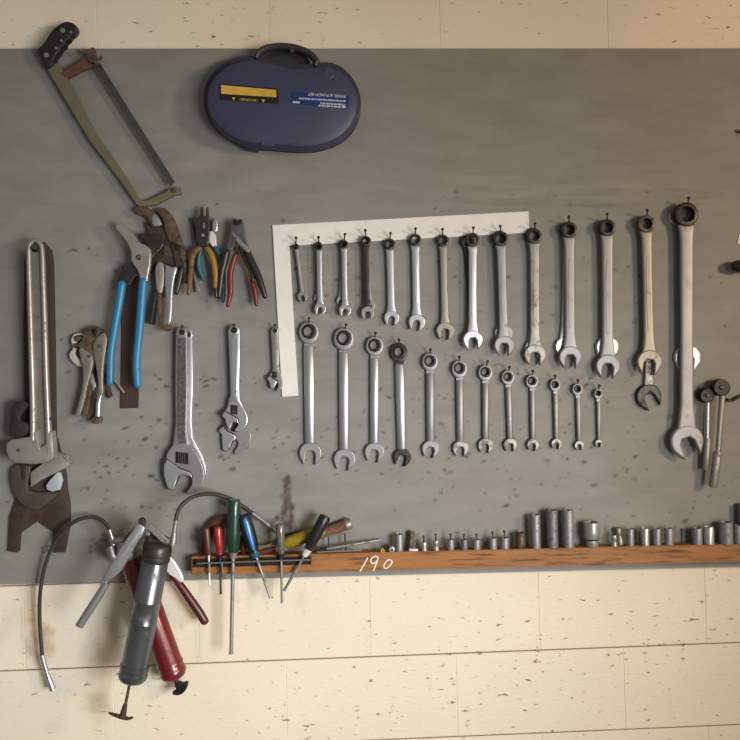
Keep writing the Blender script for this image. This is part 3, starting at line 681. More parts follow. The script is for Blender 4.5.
# ------------------------------------------------------------------ adjustable wrenches
def adjustable(label, hpts, head, moving, screw, hole, d, th, hm='chrome', panel=None, pm='dullsteel', dark_hole=True, jm=None):
    t = thing('adjustable_wrench', label, 'wrench', F(*hole[0], B), 'adjustable wrenches')
    bm = new(); plate(bm, hpts, d, th, 1.4, 0, .003); part(t, 'handle', bm, hm)
    h = t
    if panel:
        bm = new(); plate(bm, panel, d + .0005, .002, .4); part(t, 'handle_panel', bm, pm)
    bm = new(); ring(bm, hole[0], hole[1], hole[1] * .62, d + .0006, th, hole[1] * .18, 24); part(t, 'hanging_eye', bm, hm)
    bm = new(); disc(bm, hole[0], hole[1] * .62, d + .0009, .002, .1); part(t, 'eye_hole', bm, 'blacksteel', 'dark eye hole')
    bm = new(); plate(bm, chaikin(head, 1), d + .001, th, .7); part(t, 'fixed_jaw', bm, jm or hm)
    cx = sum(p[0] for p in moving) / len(moving); cy = sum(p[1] for p in moving) / len(moving)
    bm = new(); plate(bm, [(x + (.9 if x > cx else -.2), y - (1.0 if y < cy else -.2)) for x, y in moving], d + .0022, th * .8, .2); part(t, 'jaw_seam_shade', bm, 'rustdark', 'dark seam standing for shade round the moving jaw')  # oversized dark plate put in as the shaded seam round the jaw
    bm = new(); plate(bm, moving, d + .0045, th * .9, 1.0); part(t, 'moving_jaw', bm, 'chrome')
    (x, y), w, hh, an = screw
    bm = new(); c, s = math.cos(an), math.sin(an)
    plate(bm, [(x - w * c, y - w * s - hh), (x + w * c, y + w * s - hh), (x + w * c, y + w * s + hh), (x - w * c, y - w * s + hh)], d + .0016, .003, .2)
    ks = part(t, 'screw_window', bm, 'blacksteel')
    bm = new()
    for i in range(4):
        q = -.9 + .25 + i * .375; tube(bm, [(x + w * .8 * q * c, y - hh * .8 + w * q * s, d + .003), (x + w * .8 * q * c + .3, y + hh * .8 + w * q * s, d + .003)], w * .10, 8)
    part(ks, 'knurled_screw', bm, 'rustdark')
    return t
z = lambda p: Z(140, 310, 3.894, p)
# the second big one hangs behind, showing a chrome edge
adjustable('big chrome adjustable wrench behind, showing only a bright edge beside the worn one',
    z([(160, 80), (170, 66), (190, 66), (204, 85), (206, 300), (200, 430), (206, 500), (240, 560), (258, 610), (256, 640), (235, 660), (150, 610), (150, 520), (165, 430)]),
    z([(200, 600), (205, 530), (236, 560), (258, 612), (255, 645), (240, 685), (222, 690), (210, 650)]), z([(110, 600), (140, 600), (146, 640), (130, 690), (115, 680)]), (z([(170, 575)])[0], 5, 4, .1), (z([(186, 95)])[0], 4.6), .0215, .0095 + .0003)
adjustable('big adjustable wrench with pitted dark panel on handle, widest jaws of the row',
    z([(138, 90), (142, 72), (158, 66), (176, 70), (184, 90), (186, 300), (182, 440), (190, 520), (214, 570), (130, 575), (112, 560), (128, 520), (138, 440), (136, 300)]),
    z([(100, 572), (112, 545), (135, 520), (190, 520), (222, 560), (246, 610), (252, 650), (240, 690), (212, 714), (184, 724), (178, 714), (202, 684), (204, 655), (184, 640), (160, 630), (110, 600)]),
    z([(92, 603), (104, 582), (124, 596), (152, 618), (196, 634), (204, 654), (190, 648), (160, 642), (146, 650), (142, 668), (132, 694), (124, 704), (108, 694), (98, 668), (92, 640)]),
    (z([(163, 576)])[0], 6.6, 5.6, .12), (z([(163, 86)])[0], 4.6), .034, .011,
    panel=z([(146, 108), (178, 108), (180, 300), (176, 480), (180, 520), (150, 520), (144, 480), (144, 300)]), pm='pitted', hm='satin', jm='satin')
# middle pair
adjustable('smaller adjustable wrench tucked behind the bright chrome one, its head showing lower',
    z([(350, 90), (380, 90), (388, 400), (420, 450), (345, 450), (352, 400)]),
    z([(310, 460), (330, 445), (400, 445), (425, 470), (436, 494), (420, 530), (392, 558), (372, 566), (364, 556), (384, 524), (376, 505), (350, 495), (322, 482)]),
    z([(306, 470), (322, 452), (340, 474), (372, 490), (372, 505), (360, 510), (352, 530), (338, 552), (322, 546), (318, 510), (318, 486)]),
    (z([(368, 455)])[0], 3.6, 5.0, .1), (z([(366, 85)])[0], 4.4), .0215, .0095 + .0003, hm='satin')
adjustable('bright chrome adjustable wrench with smooth handle hanging middle of the row',
    z([(342, 80), (350, 62), (366, 56), (380, 62), (390, 80), (388, 200), (386, 300), (388, 350), (404, 380), (340, 385), (342, 360), (352, 330), (348, 200)]),
    z([(322, 405), (336, 385), (350, 360), (376, 352), (400, 376), (418, 410), (420, 440), (402, 466), (376, 476), (366, 470), (384, 446), (378, 428), (352, 420)]),
    z([(318, 410), (330, 394), (352, 408), (380, 424), (384, 442), (362, 436), (356, 452), (348, 466), (336, 452), (332, 428)]),
    (z([(366, 388)])[0], 3.6, 4.6, .12), (z([(366, 78)])[0], 5.0), .034, .011,
    panel=z([(356, 110), (380, 110), (378, 330), (374, 342), (364, 342), (360, 330)]), pm='chrome')
adjustable('smallest adjustable wrench hanging beside the leg of the white square',
    z([(508, 76), (516, 68), (532, 68), (540, 78), (542, 225), (546, 245), (512, 245), (516, 225)]),
    z([(500, 262), (512, 240), (532, 232), (548, 250), (556, 280), (554, 304), (538, 318), (528, 314), (540, 296), (534, 282), (520, 276)]),
    z([(494, 266), (504, 256), (520, 270), (534, 280), (528, 290), (520, 308), (508, 306), (504, 284)]),
    (z([(523, 252)])[0], 2.6, 3.2, .15), (z([(525, 80)])[0], 3.6), .026, .0085, hm='dullsteel', jm='satin')
for x, y, s, dd in ((182, 331, 'big adjustable wrenches', .055), (234, 329.5, 'bright chrome adjustable wrench', .055), (274.8, 330, 'smallest adjustable wrench', .04)):
    nail(x, y, dd, 5, 'nail through the eye of the ' + s)

# ------------------------------------------------------------------ pliers
def bolt(parent, c, r, d, m='dullsteel'):
    bm = new(); disc(bm, c, r, d, .004); part(parent, 'pivot_bolt', bm, m)
# dark steel strap behind the blue pliers
bm = new(); plate(bm, [(121.5, 268), (133, 262), (139, 275), (139, 340), (138.2, 408), (120.4, 408.4), (121.5, 340)], .0165, .0045 + .0003, .25)
single('steel_strap', 'flat dark brown steel strap hanging behind the blue-handled pliers', 'steel strap', bm, 'rustdark', F(130, 300, B))
def blue_pliers():
    z = lambda p: Z(100, 190, 7.4, p)
    t = thing('groove_joint_pliers', 'long groove joint pliers with bright blue handles and pale slanted jaw', 'pliers', F(139, 257, .03))
    d = .056
    bm = new(); plate(bm, z([(128, 700), (140, 620), (172, 570), (215, 535), (250, 520), (290, 430), (340, 380), (262, 330), (300, 318), (380, 330), (470, 340), (470, 420), (400, 480), (330, 600), (250, 640), (215, 720)]), d - .012, .010, 1, 1); part(t, 'rear_jaw', bm, 'darksteel')
    bm = new(); plate(bm, z([(114, 268), (122, 244), (145, 235), (176, 262), (255, 330), (290, 388), (345, 410), (378, 448), (372, 560), (360, 610), (348, 690), (298, 690), (288, 610), (225, 522), (232, 470), (208, 400), (150, 325), (120, 292)]), d, .011, 1.2, 1); j = part(t, 'front_jaw', bm, 'alu', 'pale worn steel jaw plate')
    bolt(j, z([(288, 497)])[0], 3.0, d + .003, 'rust')
    bm = new(); plate(bm, z([(168, 610), (186, 590), (200, 600), (186, 622)]), d - .011, .003, .3); part(t, 'adjusting_groove', bm, 'blacksteel')
    bm = new(); tube(bm, [(x, y, d - .004) for x, y in [(143.2, 281), (142.2, 292), (140.6, 315), (138.4, 340), (136.6, 358), (136.6, 372), (137.4, 385)]], [4.1, 4.3, 4.2, 4.0, 3.9, 3.9, 3.7], 14, .9, 3, 1); part(t, 'handle_grip', bm, 'bluegrip')
    bm = new(); tube(bm, [(x, y, d - .010) for x, y in [(121.8, 284), (119.8, 298), (116.2, 320), (112.4, 342), (110.6, 356), (110.2, 370), (109.8, 383)]], [4.3, 4.3, 4.1, 3.9, 3.8, 3.8, 3.5], 14, .9, 3, 1); part(t, 'handle_grip', bm, 'bluegrip')
blue_pliers()
CRISP = False
def rusty_pliers():
    z = lambda p: Z(100, 190, 7.4, p)
    t = thing('slip_joint_pliers', 'big rusty pliers with chrome worn jaw hanging just below the hacksaw tip', 'pliers', F(158, 215, .02))
    d = .0325
    bm = new(); plate(bm, z([(330, 225), (372, 262), (470, 272), (492, 340), (520, 400), (570, 480), (622, 572), (560, 565), (480, 545), (430, 528), (376, 612), (350, 600), (372, 470), (350, 420), (320, 360), (352, 320)]), d - .004, .012, 1, 1); part(t, 'pliers_body', bm, 'rustdark')
    bm = new(); plate(bm, z([(402, 140), (440, 126), (480, 132), (520, 170), (560, 240), (600, 370), (640, 480), (656, 560), (648, 690), (616, 690), (600, 560), (560, 470), (500, 365), (476, 290), (462, 205)]), d + .002, .012, 1.4, 1); part(t, 'curved_arm', bm, 'rust')
    bm = new(); plate(bm, z([(252, 150), (270, 124), (292, 112), (318, 126), (345, 122), (380, 150), (430, 190), (466, 262), (384, 274), (352, 210), (326, 186), (290, 186)]), d + .004, .012, 1.2); j = part(t, 'upper_jaw', bm, 'rust')
    bm = new(); plate(bm, z([(384, 190), (408, 176), (440, 214), (462, 262), (388, 270)]), d + .0055, .004, .6, 1); part(j, 'worn_face', bm, 'chrome', 'bright worn metal')
    bm = new(); plate(bm, z([(470, 400), (505, 420), (560, 500), (470, 490)]), d - .002, .004, .5); part(t, 'side_plate', bm, 'rust')
rusty_pliers()
def hanging_locking_pliers():
    z = lambda p: Z(130, 250, 7.4, p)
    t = thing('locking_pliers', 'bright locking pliers dangling with slim handles between blue and yellow pliers', 'locking pliers', F(163, 265, .03), 'locking pliers')
    d = .047
    bm = new(); plate(bm, z([(186, 130), (205, 92), (228, 84), (250, 110), (254, 200), (244, 290), (222, 330), (196, 300), (188, 210)]), d, .009, .9, 1); a = part(t, 'side_plate', bm, 'alu')
    bolt(a, z([(216, 162)])[0], 1.4, d + .002)
    bm = new(); plate(bm, z([(262, 100), (300, 130), (344, 118), (348, 140), (326, 210), (312, 320), (310, 440), (298, 552), (268, 552), (276, 430), (262, 320), (256, 200)]), d + .003, .010, 1.2, 1); part(t, 'long_handle', bm, 'chrome')
    bm = new(); plate(bm, z([(262, 548), (302, 550), (308, 590), (280, 602), (240, 596), (242, 572)]), d + .003, .012, .8, 1); part(t, 'adjusting_screw', bm, 'rust')
    bm = new(); plate(bm, z([(190, 290), (212, 300), (184, 400), (160, 548), (140, 546), (152, 430), (176, 340)]), d - .004, d - .004 - B + .0004, .7); part(t, 'lever', bm, 'darksteel')
    bm = new(); plate(bm, z([(205, 320), (234, 330), (226, 430), (230, 550), (208, 556), (198, 430)]), d - .002, .008, .7); part(t, 'release_lever', bm, 'rust')
hanging_locking_pliers()
def rusty_locking():
    z = lambda p: Z(60, 310, 6.167, p)
    t = thing('locking_pliers', 'rusty locking pliers hanging lowest, in front of the cream clamp jaws', 'locking pliers', F(92, 332, .03), 'locking pliers')
    d = .044
    bm = new(); plate(bm, z([(104, 215), (136, 180), (150, 128), (200, 94), (246, 106), (272, 130), (240, 150), (222, 190), (210, 240), (214, 330), (190, 392), (160, 360), (150, 240), (120, 236)]), d - .003, .012, 1, 1); part(t, 'jaw', bm, 'rust')
    bm = new(); plate(bm, z([(200, 215), (214, 180), (268, 130), (286, 160), (292, 190), (284, 240), (272, 300), (262, 420), (268, 516), (252, 532), (236, 520), (230, 400), (212, 310)]), d + .003, .012, 1.3, 1); u = part(t, 'upper_handle', bm, 'warmsteel')
    bolt(u, z([(238, 222)])[0], 2.0, d + .0055, 'rust')
    bm = new(); plate(bm, z([(205, 120), (216, 112), (226, 140), (218, 168), (206, 150)]), d + .004, .004, .4); part(t, 'jaw_slot', bm, 'blacksteel')
    bm = new(); plate(bm, z([(114, 240), (128, 228), (160, 250), (196, 270), (206, 330), (186, 400), (164, 480), (152, 560), (118, 662), (88, 658), (118, 560), (142, 450), (140, 350), (122, 285)]), d + .001, .010, 1, 1); l = part(t, 'lower_handle', bm, 'warmsteel')
    bolt(l, z([(180, 285)])[0], 1.8, d + .0035, 'rust')
    bm = new(); plate(bm, z([(158, 440), (186, 420), (190, 520), (166, 660), (134, 656), (150, 560)]), d - .004, .008, .8); part(t, 'release_lever', bm, 'rust')
    bm = new(); plate(bm, z([(184, 395), (200, 390), (222, 470), (204, 492), (186, 450)]), d - .001, .006, .6); part(t, 'toggle_link', bm, 'chrome')
    bm = new(); tube(bm, [(*p, d - .002) for p in z([(252, 522), (246, 545), (238, 575), (234, 655)])], [2.6, 2.2, 2.9, 2.7], 12); sc = part(t, 'adjusting_screw', bm, 'chrome')
    bm = new(); plate(bm, z([(212, 652), (252, 656), (258, 690), (232, 704), (186, 700), (186, 676)]), d + .003, .012, .8, 1); part(sc, 'screw_cap', bm, 'rust', 'rusty knurled cap')
    bm = new(); plate(bm, z([(200, 500), (222, 520), (216, 650), (186, 690), (190, 580)]), d - .008, .006, .6); part(t, 'back_leg', bm, 'rustdark')
rusty_locking()
def cream_clamp():
    z = lambda p: Z(60, 310, 6.167, p)
    t = thing('locking_pliers', 'cream jawed locking clamp half hidden behind the rusty locking pliers', 'locking pliers', F(75, 340, B), 'locking pliers')
    d = .029
    bm = new(); plate(bm, z([(68, 165), (95, 142), (150, 142), (160, 170), (118, 185), (104, 205), (108, 235), (90, 258), (98, 285), (132, 310), (150, 345), (130, 358), (92, 336), (58, 300), (54, 266), (82, 236), (66, 200)]), d, .010, 1.2, 1); part(t, 'clamp_jaw', bm, 'cream')
    bm = new(); tube(bm, [(*p, d) for p in z([(96, 178), (128, 172), (135, 180)])], [3, 3.4, 2.6], 12); tube(bm, [(*p, d) for p in z([(90, 222), (124, 214)])], [2.6, 2.6], 12); part(t, 'swivel_pad', bm, 'rust')
    bm = new(); plate(bm, z([(140, 320), (250, 320), (285, 340), (292, 440), (320, 530), (296, 545), (270, 470), (240, 400), (150, 400)]), d - .004, .010, .8); part(t, 'handle', bm, 'rustdark')
    bm = new(); tube(bm, [(*p, d - .002) for p in z([(270, 360), (300, 400), (335, 430), (392, 506)])], [1.6, 1.6, 1.7, 1.3], 10, .8, 2, 1); part(t, 'release_lever', bm, 'warmsteel')
cream_clamp()
CRISP = True
z2 = lambda p: Z(180, 200, 6.73, p)
def yellow_pliers():
    t = thing('needle_nose_pliers', 'needle nose pliers with dusty yellow handles and two dark prongs', 'pliers', F(202, 245, .03))
    d = .046
    bm = new(); plate(bm, z2([(112, 120), (134, 104), (138, 50), (148, 42), (154, 108), (172, 108), (176, 50), (187, 44), (192, 110), (198, 180), (194, 270), (182, 312), (128, 312), (108, 270), (104, 180)]), d, .011, .8); j = part(t, 'jaws', bm, 'darksteel')
    bm = new(); plate(bm, z2([(152, 156), (166, 152), (168, 186), (156, 192)]), d + .0012, .002, .2); part(j, 'jaw_gap', bm, 'satin')
    bolt(j, z2([(152, 235)])[0], 1.8, d + .002)
    bm = new(); tube(bm, [(*p, d - .004) for p in z2([(128, 326), (96, 350), (78, 400), (72, 480), (66, 560), (58, 630)])], [3.0, 3.3, 3.2, 3.0, 2.7, 2.0], 12, .9, 3, 1); part(t, 'handle_grip', bm, 'orangegrip', 'brown stained handle')
    bm = new(); tube(bm, [(*p, d - .002) for p in z2([(184, 330), (208, 362), (226, 420), (238, 500), (238, 585)])], [2.9, 3.2, 3.1, 3.0, 2.5], 12, .9, 3, 1); part(t, 'handle_grip', bm, 'yellowgrip')
    bm = new(); tube(bm, [(*p, d - .002) for p in z2([(238, 585), (244, 650)])], [2.2, 1.8], 12, .9, 1, 1); part(t, 'handle_tip', bm, 'black')
yellow_pliers()
def teal_pliers():
    t = thing('diagonal_cutters', 'chrome diagonal cutters with teal handles behind the yellow needle nose pliers', 'pliers', F(212, 232, B))
    d = .030
    bm = new(); plate(bm, z2([(216, 150), (226, 126), (240, 120), (254, 138), (256, 180), (248, 216), (226, 218), (214, 190)]), d + .004, .012, 1.2, 1); a = part(t, 'cutter_head', bm, 'chrome')
    bm = new(); plate(bm, z2([(196, 212), (222, 206), (240, 240), (248, 330), (228, 326), (192, 280)]), d + .002, .010, .8); part(t, 'blade_arm', bm, 'white')
    bm = new(); plate(bm, z2([(70, 128), (80, 120), (116, 250), (150, 330), (120, 330), (96, 250)]), d - .003, .008, .6); part(t, 'long_jaw', bm, 'darksteel')
    bm = new(); tube(bm, [(*p, d) for p in z2([(238, 322), (262, 360), (282, 420), (292, 520), (292, 640), (290, 680)])], [2.4, 2.6, 2.6, 2.5, 2.2, 1.8], 12, .9, 3, 1); part(t, 'handle_grip', bm, 'tealgrip')
    bm = new(); tube(bm, [(*p, d) for p in z2([(150, 320), (130, 370), (124, 430), (138, 490), (160, 536)])], [2.0, 2.3, 2.5, 2.4, 1.8], 12, .9, 3, 1); part(t, 'handle_grip', bm, 'tealgrip')
    bm = new(); plate(bm, z2([(92, 500), (104, 514), (128, 580), (140, 612), (104, 622), (100, 570)]), d - .003, .008, .8); part(t, 'spring_end', bm, 'warmsteel')
teal_pliers()
def red_pliers():
    t = thing('slip_joint_pliers', 'grey slip joint pliers with red and black handles hanging right of the yellow pair', 'pliers', F(238, 235, .02))
    d = .046
    bm = new(); plate(bm, z2([(334, 200), (340, 150), (352, 126), (376, 122), (384, 134), (404, 122), (420, 132), (432, 180), (440, 250), (460, 320), (470, 352), (420, 340), (380, 290), (350, 332), (316, 346), (312, 310), (328, 250)]), d, .012, 1.2); h = part(t, 'jaws', bm, 'gunmetal')
    bm = new(); plate(bm, z2([(352, 142), (370, 132), (392, 140), (410, 132), (416, 160), (392, 172), (360, 168)]), d + .0012, .002, .3); part(h, 'jaw_mouth', bm, 'blacksteel')
    bm = new(); plate(bm, z2([(342, 216), (356, 212), (470, 330), (468, 352), (448, 352), (380, 282)]), d + .005, .006, .8); part(t, 'pivot_bar', bm, 'satin', 'bright bare steel edge')
    for pts, r, m, e in (([(312, 350), (296, 420), (278, 500), (268, 590), (262, 650)], [3.8, 3.9, 3.6, 3.3, 2.5], 'black', 0), ([(452, 352), (482, 420), (520, 500), (548, 580), (572, 650)], [3.6, 3.9, 3.7, 3.4, 2.6], 'black', 0),
                        ([(372, 372), (350, 440), (336, 520), (340, 610), (322, 710)], [2.6, 2.9, 3.0, 3.0, 2.0], 'redgrip', .006), ([(484, 540), (504, 620), (514, 704)], [2.2, 2.7, 2.0], 'redgrip', -.006)):
        bm = new(); tube(bm, [(*p, d - .003 + e) for p in z2(pts)], r, 12, .9, 3, 1); part(t, 'handle_grip', bm, m, 'red inner grip' if m == 'redgrip' else None)
    bm = new(); tube(bm, [(*p, d - .006) for p in z2([(400, 320), (440, 400), (480, 480), (492, 545)])], [1.8, 2.2, 2.2, 2.0], 12, .9, 3, 1); part(t, 'inner_leg', bm, 'darksteel')
red_pliers()
bm = new(); tube(bm, [(182, 268, .034), (179, 282, .034), (176.5, 293, .034)], [2.6, 2.8, 2.2], 12, .9, 2, 1)
tt = thing('small_pliers', 'pliers with black handle tip showing right of the bright locking pliers', 'pliers', F(182, 255, B)); part(tt, 'handle_grip', bm, 'black')
bm = new(); plate(bm, [(170, 240), (184, 246), (186, 266), (176, 268)], .0345, .010, .8); part(tt, 'pliers_body', bm, 'rustdark')
for x, y, l, dd in ((141, 243, 'nail holding the blue-handled pliers', .066), (163, 219, 'nail under the rusty pliers', .05), (205, 240, 'nail behind the yellow needle nose pliers', .056), (236, 240, 'nail behind the red and black pliers', .056), (90, 332, 'nail above the rusty locking pliers', .055)):
    bm = new(); a = F(x, y, B - .004); b = F(x, y - 2, dd); lathe(bm, a, b - a, [(0, .0018), ((b - a).length, .0018)], 8); single('nail', l, 'nail', bm, 'rustdark', a, 'nails the pliers hang on')

# ------------------------------------------------------------------ grease guns
def cyl_between(bm, a, b, prof, n=28):
    """prof = (fraction along, radius px) from pixel point a to b (x, y, d)"""
    A = F(*a); Bv = F(*b); l = (Bv - A).length; s = S((a[2] + b[2]) / 2)
    return lathe(bm, A, Bv - A, [(f * l, r * s) for f, r in prof], n)
def grey_gun():
    z = lambda p: Z(20, 480, 2.96, p); y = lambda p: Z(95, 500, 7.05, p)
    t = thing('grease_gun', 'dark steel grease gun with bare metal lever hanging in front of the red one', 'grease gun', F(158, 540, .05), 'grease guns')
    d0 = .122
    a, b = (158.3, 545, d0), (131.4, 683.5, d0)
    bm = new(); cyl_between(bm, a, b, [(.04, 12.6), (.05, 13.1), (.39, 13.1), (.395, 13.6), (.405, 13.6), (.41, 13.1), (.55, 13.1), (.555, 13.5), (.565, 13.1), (.87, 13.1)]); part(t, 'barrel', bm, 'gunmetal')
    bm = new(); cyl_between(bm, a, b, [(-.03, 5), (-.02, 11), (0, 13.4), (.03, 14.2), (.07, 14.2), (.075, 13.4), (.10, 14.0), (.12, 13.0)]); part(t, 'head_cap', bm, 'darksteel')
    bm = new(); cyl_between(bm, a, b, [(.86, 13.2), (.865, 14.2), (.895, 14.2), (.90, 13.6), (.925, 13.6), (.93, 14.2), (.955, 14.0), (.98, 11.5), (1.0, 5), (1.005, 1)]); part(t, 'end_cap', bm, 'gunmetal')
    bm = new(); tube(bm, [(129.8, 683, d0), (126.4, 700, d0), (124, 714, d0)], 1.5, 10); r = part(t, 'plunger_rod', bm, 'rust')
    bm = new(); tube(bm, [(109.5, 713, d0), (114, 714.6, d0), (122, 717.2, d0), (128, 718.5, d0), (132.4, 717.6, d0)], [1.2, 1.8, 2.2, 1.8, 1.2], 10, .9, 3, 1); tube(bm, [(125.4, 704, d0), (123.8, 711, d0), (122.6, 716.5, d0)], [2.0, 3.0, 3.4], 10); part(r, 'pull_handle', bm, 'rustdark')
    # valve body and linkage
    bm = new(); tube(bm, [(150, 541, d0), (162, 541, d0), (170, 543, d0)], [5.5, 6.5, 4.5], 14); tube(bm, [(148, 546, d0), (150, 534, d0 + .01)], [5, 3], 12); part(t, 'valve_body', bm, 'darksteel')
    bm = new(); plate(bm, y([(362, 196), (394, 166), (490, 258), (524, 288), (500, 312), (466, 296)]), d0 + .028, .006, .8); l = part(t, 'link_arm', bm, 'dullsteel')
    bm = new(); disc(bm, y([(506, 292)])[0], 1.7, d0 + .031, .02); disc(bm, y([(372, 240)])[0], 2.0, d0 + .02, .02); part(l, 'link_pin', bm, 'satin')
    bm = new(); plate(bm, y([(296, 168), (326, 172), (352, 196), (330, 262), (310, 280), (186, 500), (140, 545), (100, 570), (60, 620), (28, 600), (120, 440), (210, 290)]), d0 + .034, .010, 2.0, 0, None, False); part(t, 'lever_channel', bm, 'chrome', 'bright pressed steel lever')
    bm = new(); plate(bm, y([(300, 140), (330, 122), (352, 150), (345, 190), (310, 180)]), d0 + .031, .014, .8, 1); part(t, 'lever_pivot', bm, 'darksteel')
    bm = new(); tube(bm, [(107, 582.5, d0 + .029), (98, 597, d0 + .029), (79.2, 626, d0 + .029)], [3.4, 4.0, 4.0], 14); part(t, 'lever_tube', bm, 'satin')
    # hose of the grey gun goes over to the screwdrivers
    bm = new(); tube(bm, [(172.5, 545, d0), (173.4, 540, d0), (174.3, 533, d0)], [3.6, 3.2, 2.6], 12); tube(bm, [(173.9, 535, d0), (176, 520, d0)], [2.3, 2.1], 12); part(t, 'hose_fitting', bm, 'dullsteel')
    bm = new(); tube(bm, [(175.6, 522, d0), (176.8, 515, d0), (181, 506, .116), (189, 499, .104), (198, 495.2, .09), (209, 493.8, .066), (221, 495.6, .044), (233, 500, .033), (243, 506.5, .030), (254, 514.5, .030)], 2.0, 12, 1, 4); h = part(t, 'hose', bm, 'rubber')
    bm = new(); tube(bm, [(252.5, 513, .030), (262.5, 520.4, .030)], 2.5, 12); tube(bm, [(262, 520, .030), (266.5, 523.5, .030)], 1.7, 12); tube(bm, [(266, 523, .030), (276, 531.5, .028)], 2.3, 12); part(t, 'coupler', bm, 'satin')
def red_gun():
    t = thing('grease_gun', 'red painted grease gun with dark red lever grip hanging behind the grey one', 'grease gun', F(132, 556, .03), 'grease guns')
    d0 = .046
    a, b = (129.5, 552, d0), (175.8, 679.5, d0)
    bm = new(); cyl_between(bm, a, b, [(.02, 12.4), (.86, 12.4), (.87, 13), (.885, 13), (.89, 12.4), (.92, 12.6), (.93, 13.1), (.955, 13), (.985, 10), (1.0, 4), (1.003, 1)]); part(t, 'barrel', bm, 'redpaint')
    bm = new(); cyl_between(bm, a, b, [(-.10, 5), (-.09, 9), (-.04, 12), (-.01, 13), (.03, 13.2), (.045, 12.6)]); part(t, 'head_cap', bm, 'dullsteel')
    bm = new(); tube(bm, [(109.6, 546, d0), (113, 556, d0), (118, 560, d0)], [5.0, 5.4, 4], 14); tube(bm, [(112, 541, d0), (125, 541, d0), (134, 548, d0)], [3, 6, 6], 12); part(t, 'valve_body', bm, 'dullsteel')
    bm = new(); tube(bm, [(175, 677, d0), (177, 684, d0)], [2.2, 2.2], 10); r = part(t, 'plunger_rod', bm, 'blacksteel')
    bm = new(); plate(bm, Z(20, 480, 2.96, [(455, 606), (468, 600), (478, 606), (494, 600), (496, 612), (486, 630), (468, 640), (450, 636), (450, 630), (464, 624)]), d0 + .008, .016, 1.0, 1); part(r, 'pull_handle', bm, 'blacksteel')
    bm = new(); plate(bm, [(167, 556), (172.5, 558.5), (181, 572), (184, 581), (180, 583.5), (171, 577), (165, 570)], d0 + .006, .008, 1.2, 1); lv = part(t, 'lever_blade', bm, 'white', 'bright white metal lever')
    bm = new(); tube(bm, [(171.2, 575, d0), (178, 582, d0), (190, 599, d0), (199, 612, d0), (204.6, 621, d0)], [2.6, 3.6, 4.2, 4.4, 4.2], 14, 1, 2, 1); part(t, 'lever_grip', bm, 'maroon')
    bm = new(); plate(bm, [(119, 548), (126, 536), (139, 522), (142, 526), (128, 541), (124, 552)], d0 + .02, .006, .8); part(t, 'link_arm', bm, 'darksteel')
    bm = new(); tube(bm, [(113.4, 545, d0), (111.6, 537, d0)], 2.8, 12); tube(bm, [(111.8, 538, d0), (109.2, 529.6, d0)], 2.1, 12); part(t, 'hose_fitting', bm, 'chrome')
    bm = new(); tube(bm, [(110, 532, d0), (107.6, 526, d0), (101, 519.6, d0), (92.5, 517, d0), (82, 518.5, .05), (73.5, 522.4, .05), (64, 530.5, .048), (56.6, 540, .046), (50, 552, .043), (45.3, 565, .04), (41.8, 581, .037), (39.8, 598, .034), (39.6, 616, .032), (40.3, 632, .03), (42.4, 658, .028)], 1.9, 12, 1, 3); part(t, 'hose', bm, 'rubber')
    bm = new(); tube(bm, [(42, 655, .028), (44.2, 664, .027), (46.4, 671, .026)], [2.3, 2.5, 2.5], 12); tube(bm, [(46.2, 670, .026), (47.4, 675, .026)], 1.8, 12); tube(bm, [(47.2, 674, .026), (50.6, 683, .026), (53, 690, .026)], [2.5, 2.9, 3.2], 12); part(t, 'coupler', bm, 'chrome')
red_gun(); grey_gun()
for x, y, l, dd in ((150, 537, 'hook nail the grease guns hang from', .085),):
    bm = new(); a = F(x, y, B - .004); b = F(x, y - 4, dd); lathe(bm, a, b - a, [(0, .0024), ((b - a).length, .0024)], 8); single('nail', l, 'nail', bm, 'rustdark', a)

# ------------------------------------------------------------------ screwdrivers in the rack and on the ledge
SD = LD + .011
def screwdriver(label, h0, h1, w, hm, tip, sr, sm='satin', d=SD, collar=None, insert=None, handle_prof=None, group='screwdrivers in the wire rack', name='screwdriver', d2=None):
    t = thing(name, label, 'screwdriver', F(*h0, d), group)
    d2 = d if d2 is None else d2
    u, l = unit(h0, h1); at = lambda f: (h0[0] + (h1[0] - h0[0]) * f, h0[1] + (h1[1] - h0[1]) * f)
    pr = handle_prof or [(0, .80), (.06, .98), (.3, 1), (.6, .96), (.85, .86), (.93, .70), (1, .72)]
    bm = new(); tube(bm, [(*at(f), d) for f, _ in pr], [w / 2 * k for _, k in pr], 14, 1, 1, 0)
    # flutes: a lower, six sided core shows between them
    hd = part(t, 'handle', bm, hm)
    if insert:
        bm = new(); tube(bm, [(*at(f), d + w * .42 * S(d)) for f in (.10, .2, .6, .92)], [w * .11, w * .18, w * .18, w * .10], 10, .6, 2, 1); part(hd, 'grip_insert', bm, insert)
    a = h1
    if collar:
        cm, cl = collar; c1 = (h1[0] + (tip[0] - h1[0]) * cl, h1[1] + (tip[1] - h1[1]) * cl)
        bm = new(); tube(bm, [(*h1, d), (*c1, d + (d2 - d) * cl)], [w * .36, w * .26], 12); part(t, 'collar', bm, cm)
    bm = new(); v, L = unit(h1, tip)
    k = max(0, 1 - 5 / L)
    tube(bm, [(*h1, d), (h1[0] + (tip[0] - h1[0]) * k, h1[1] + (tip[1] - h1[1]) * k, d + (d2 - d) * k), (*tip, d2)], [sr, sr, sr * 1.15], 10, 1); part(t, 'shank', bm, sm)
    return t
screwdriver('green handled screwdriver with the longest shank in the wire rack', (234.4, 499.5), (233.2, 552), 13.2, 'green', (231.2, 654), 1.9, 'dullsteel', d=SD + .002, handle_prof=[(0, .85), (.04, 1), (.3, 1), (.62, .98), (.86, .95), (.93, .8), (1, .72)], collar=('dullsteel', .06))
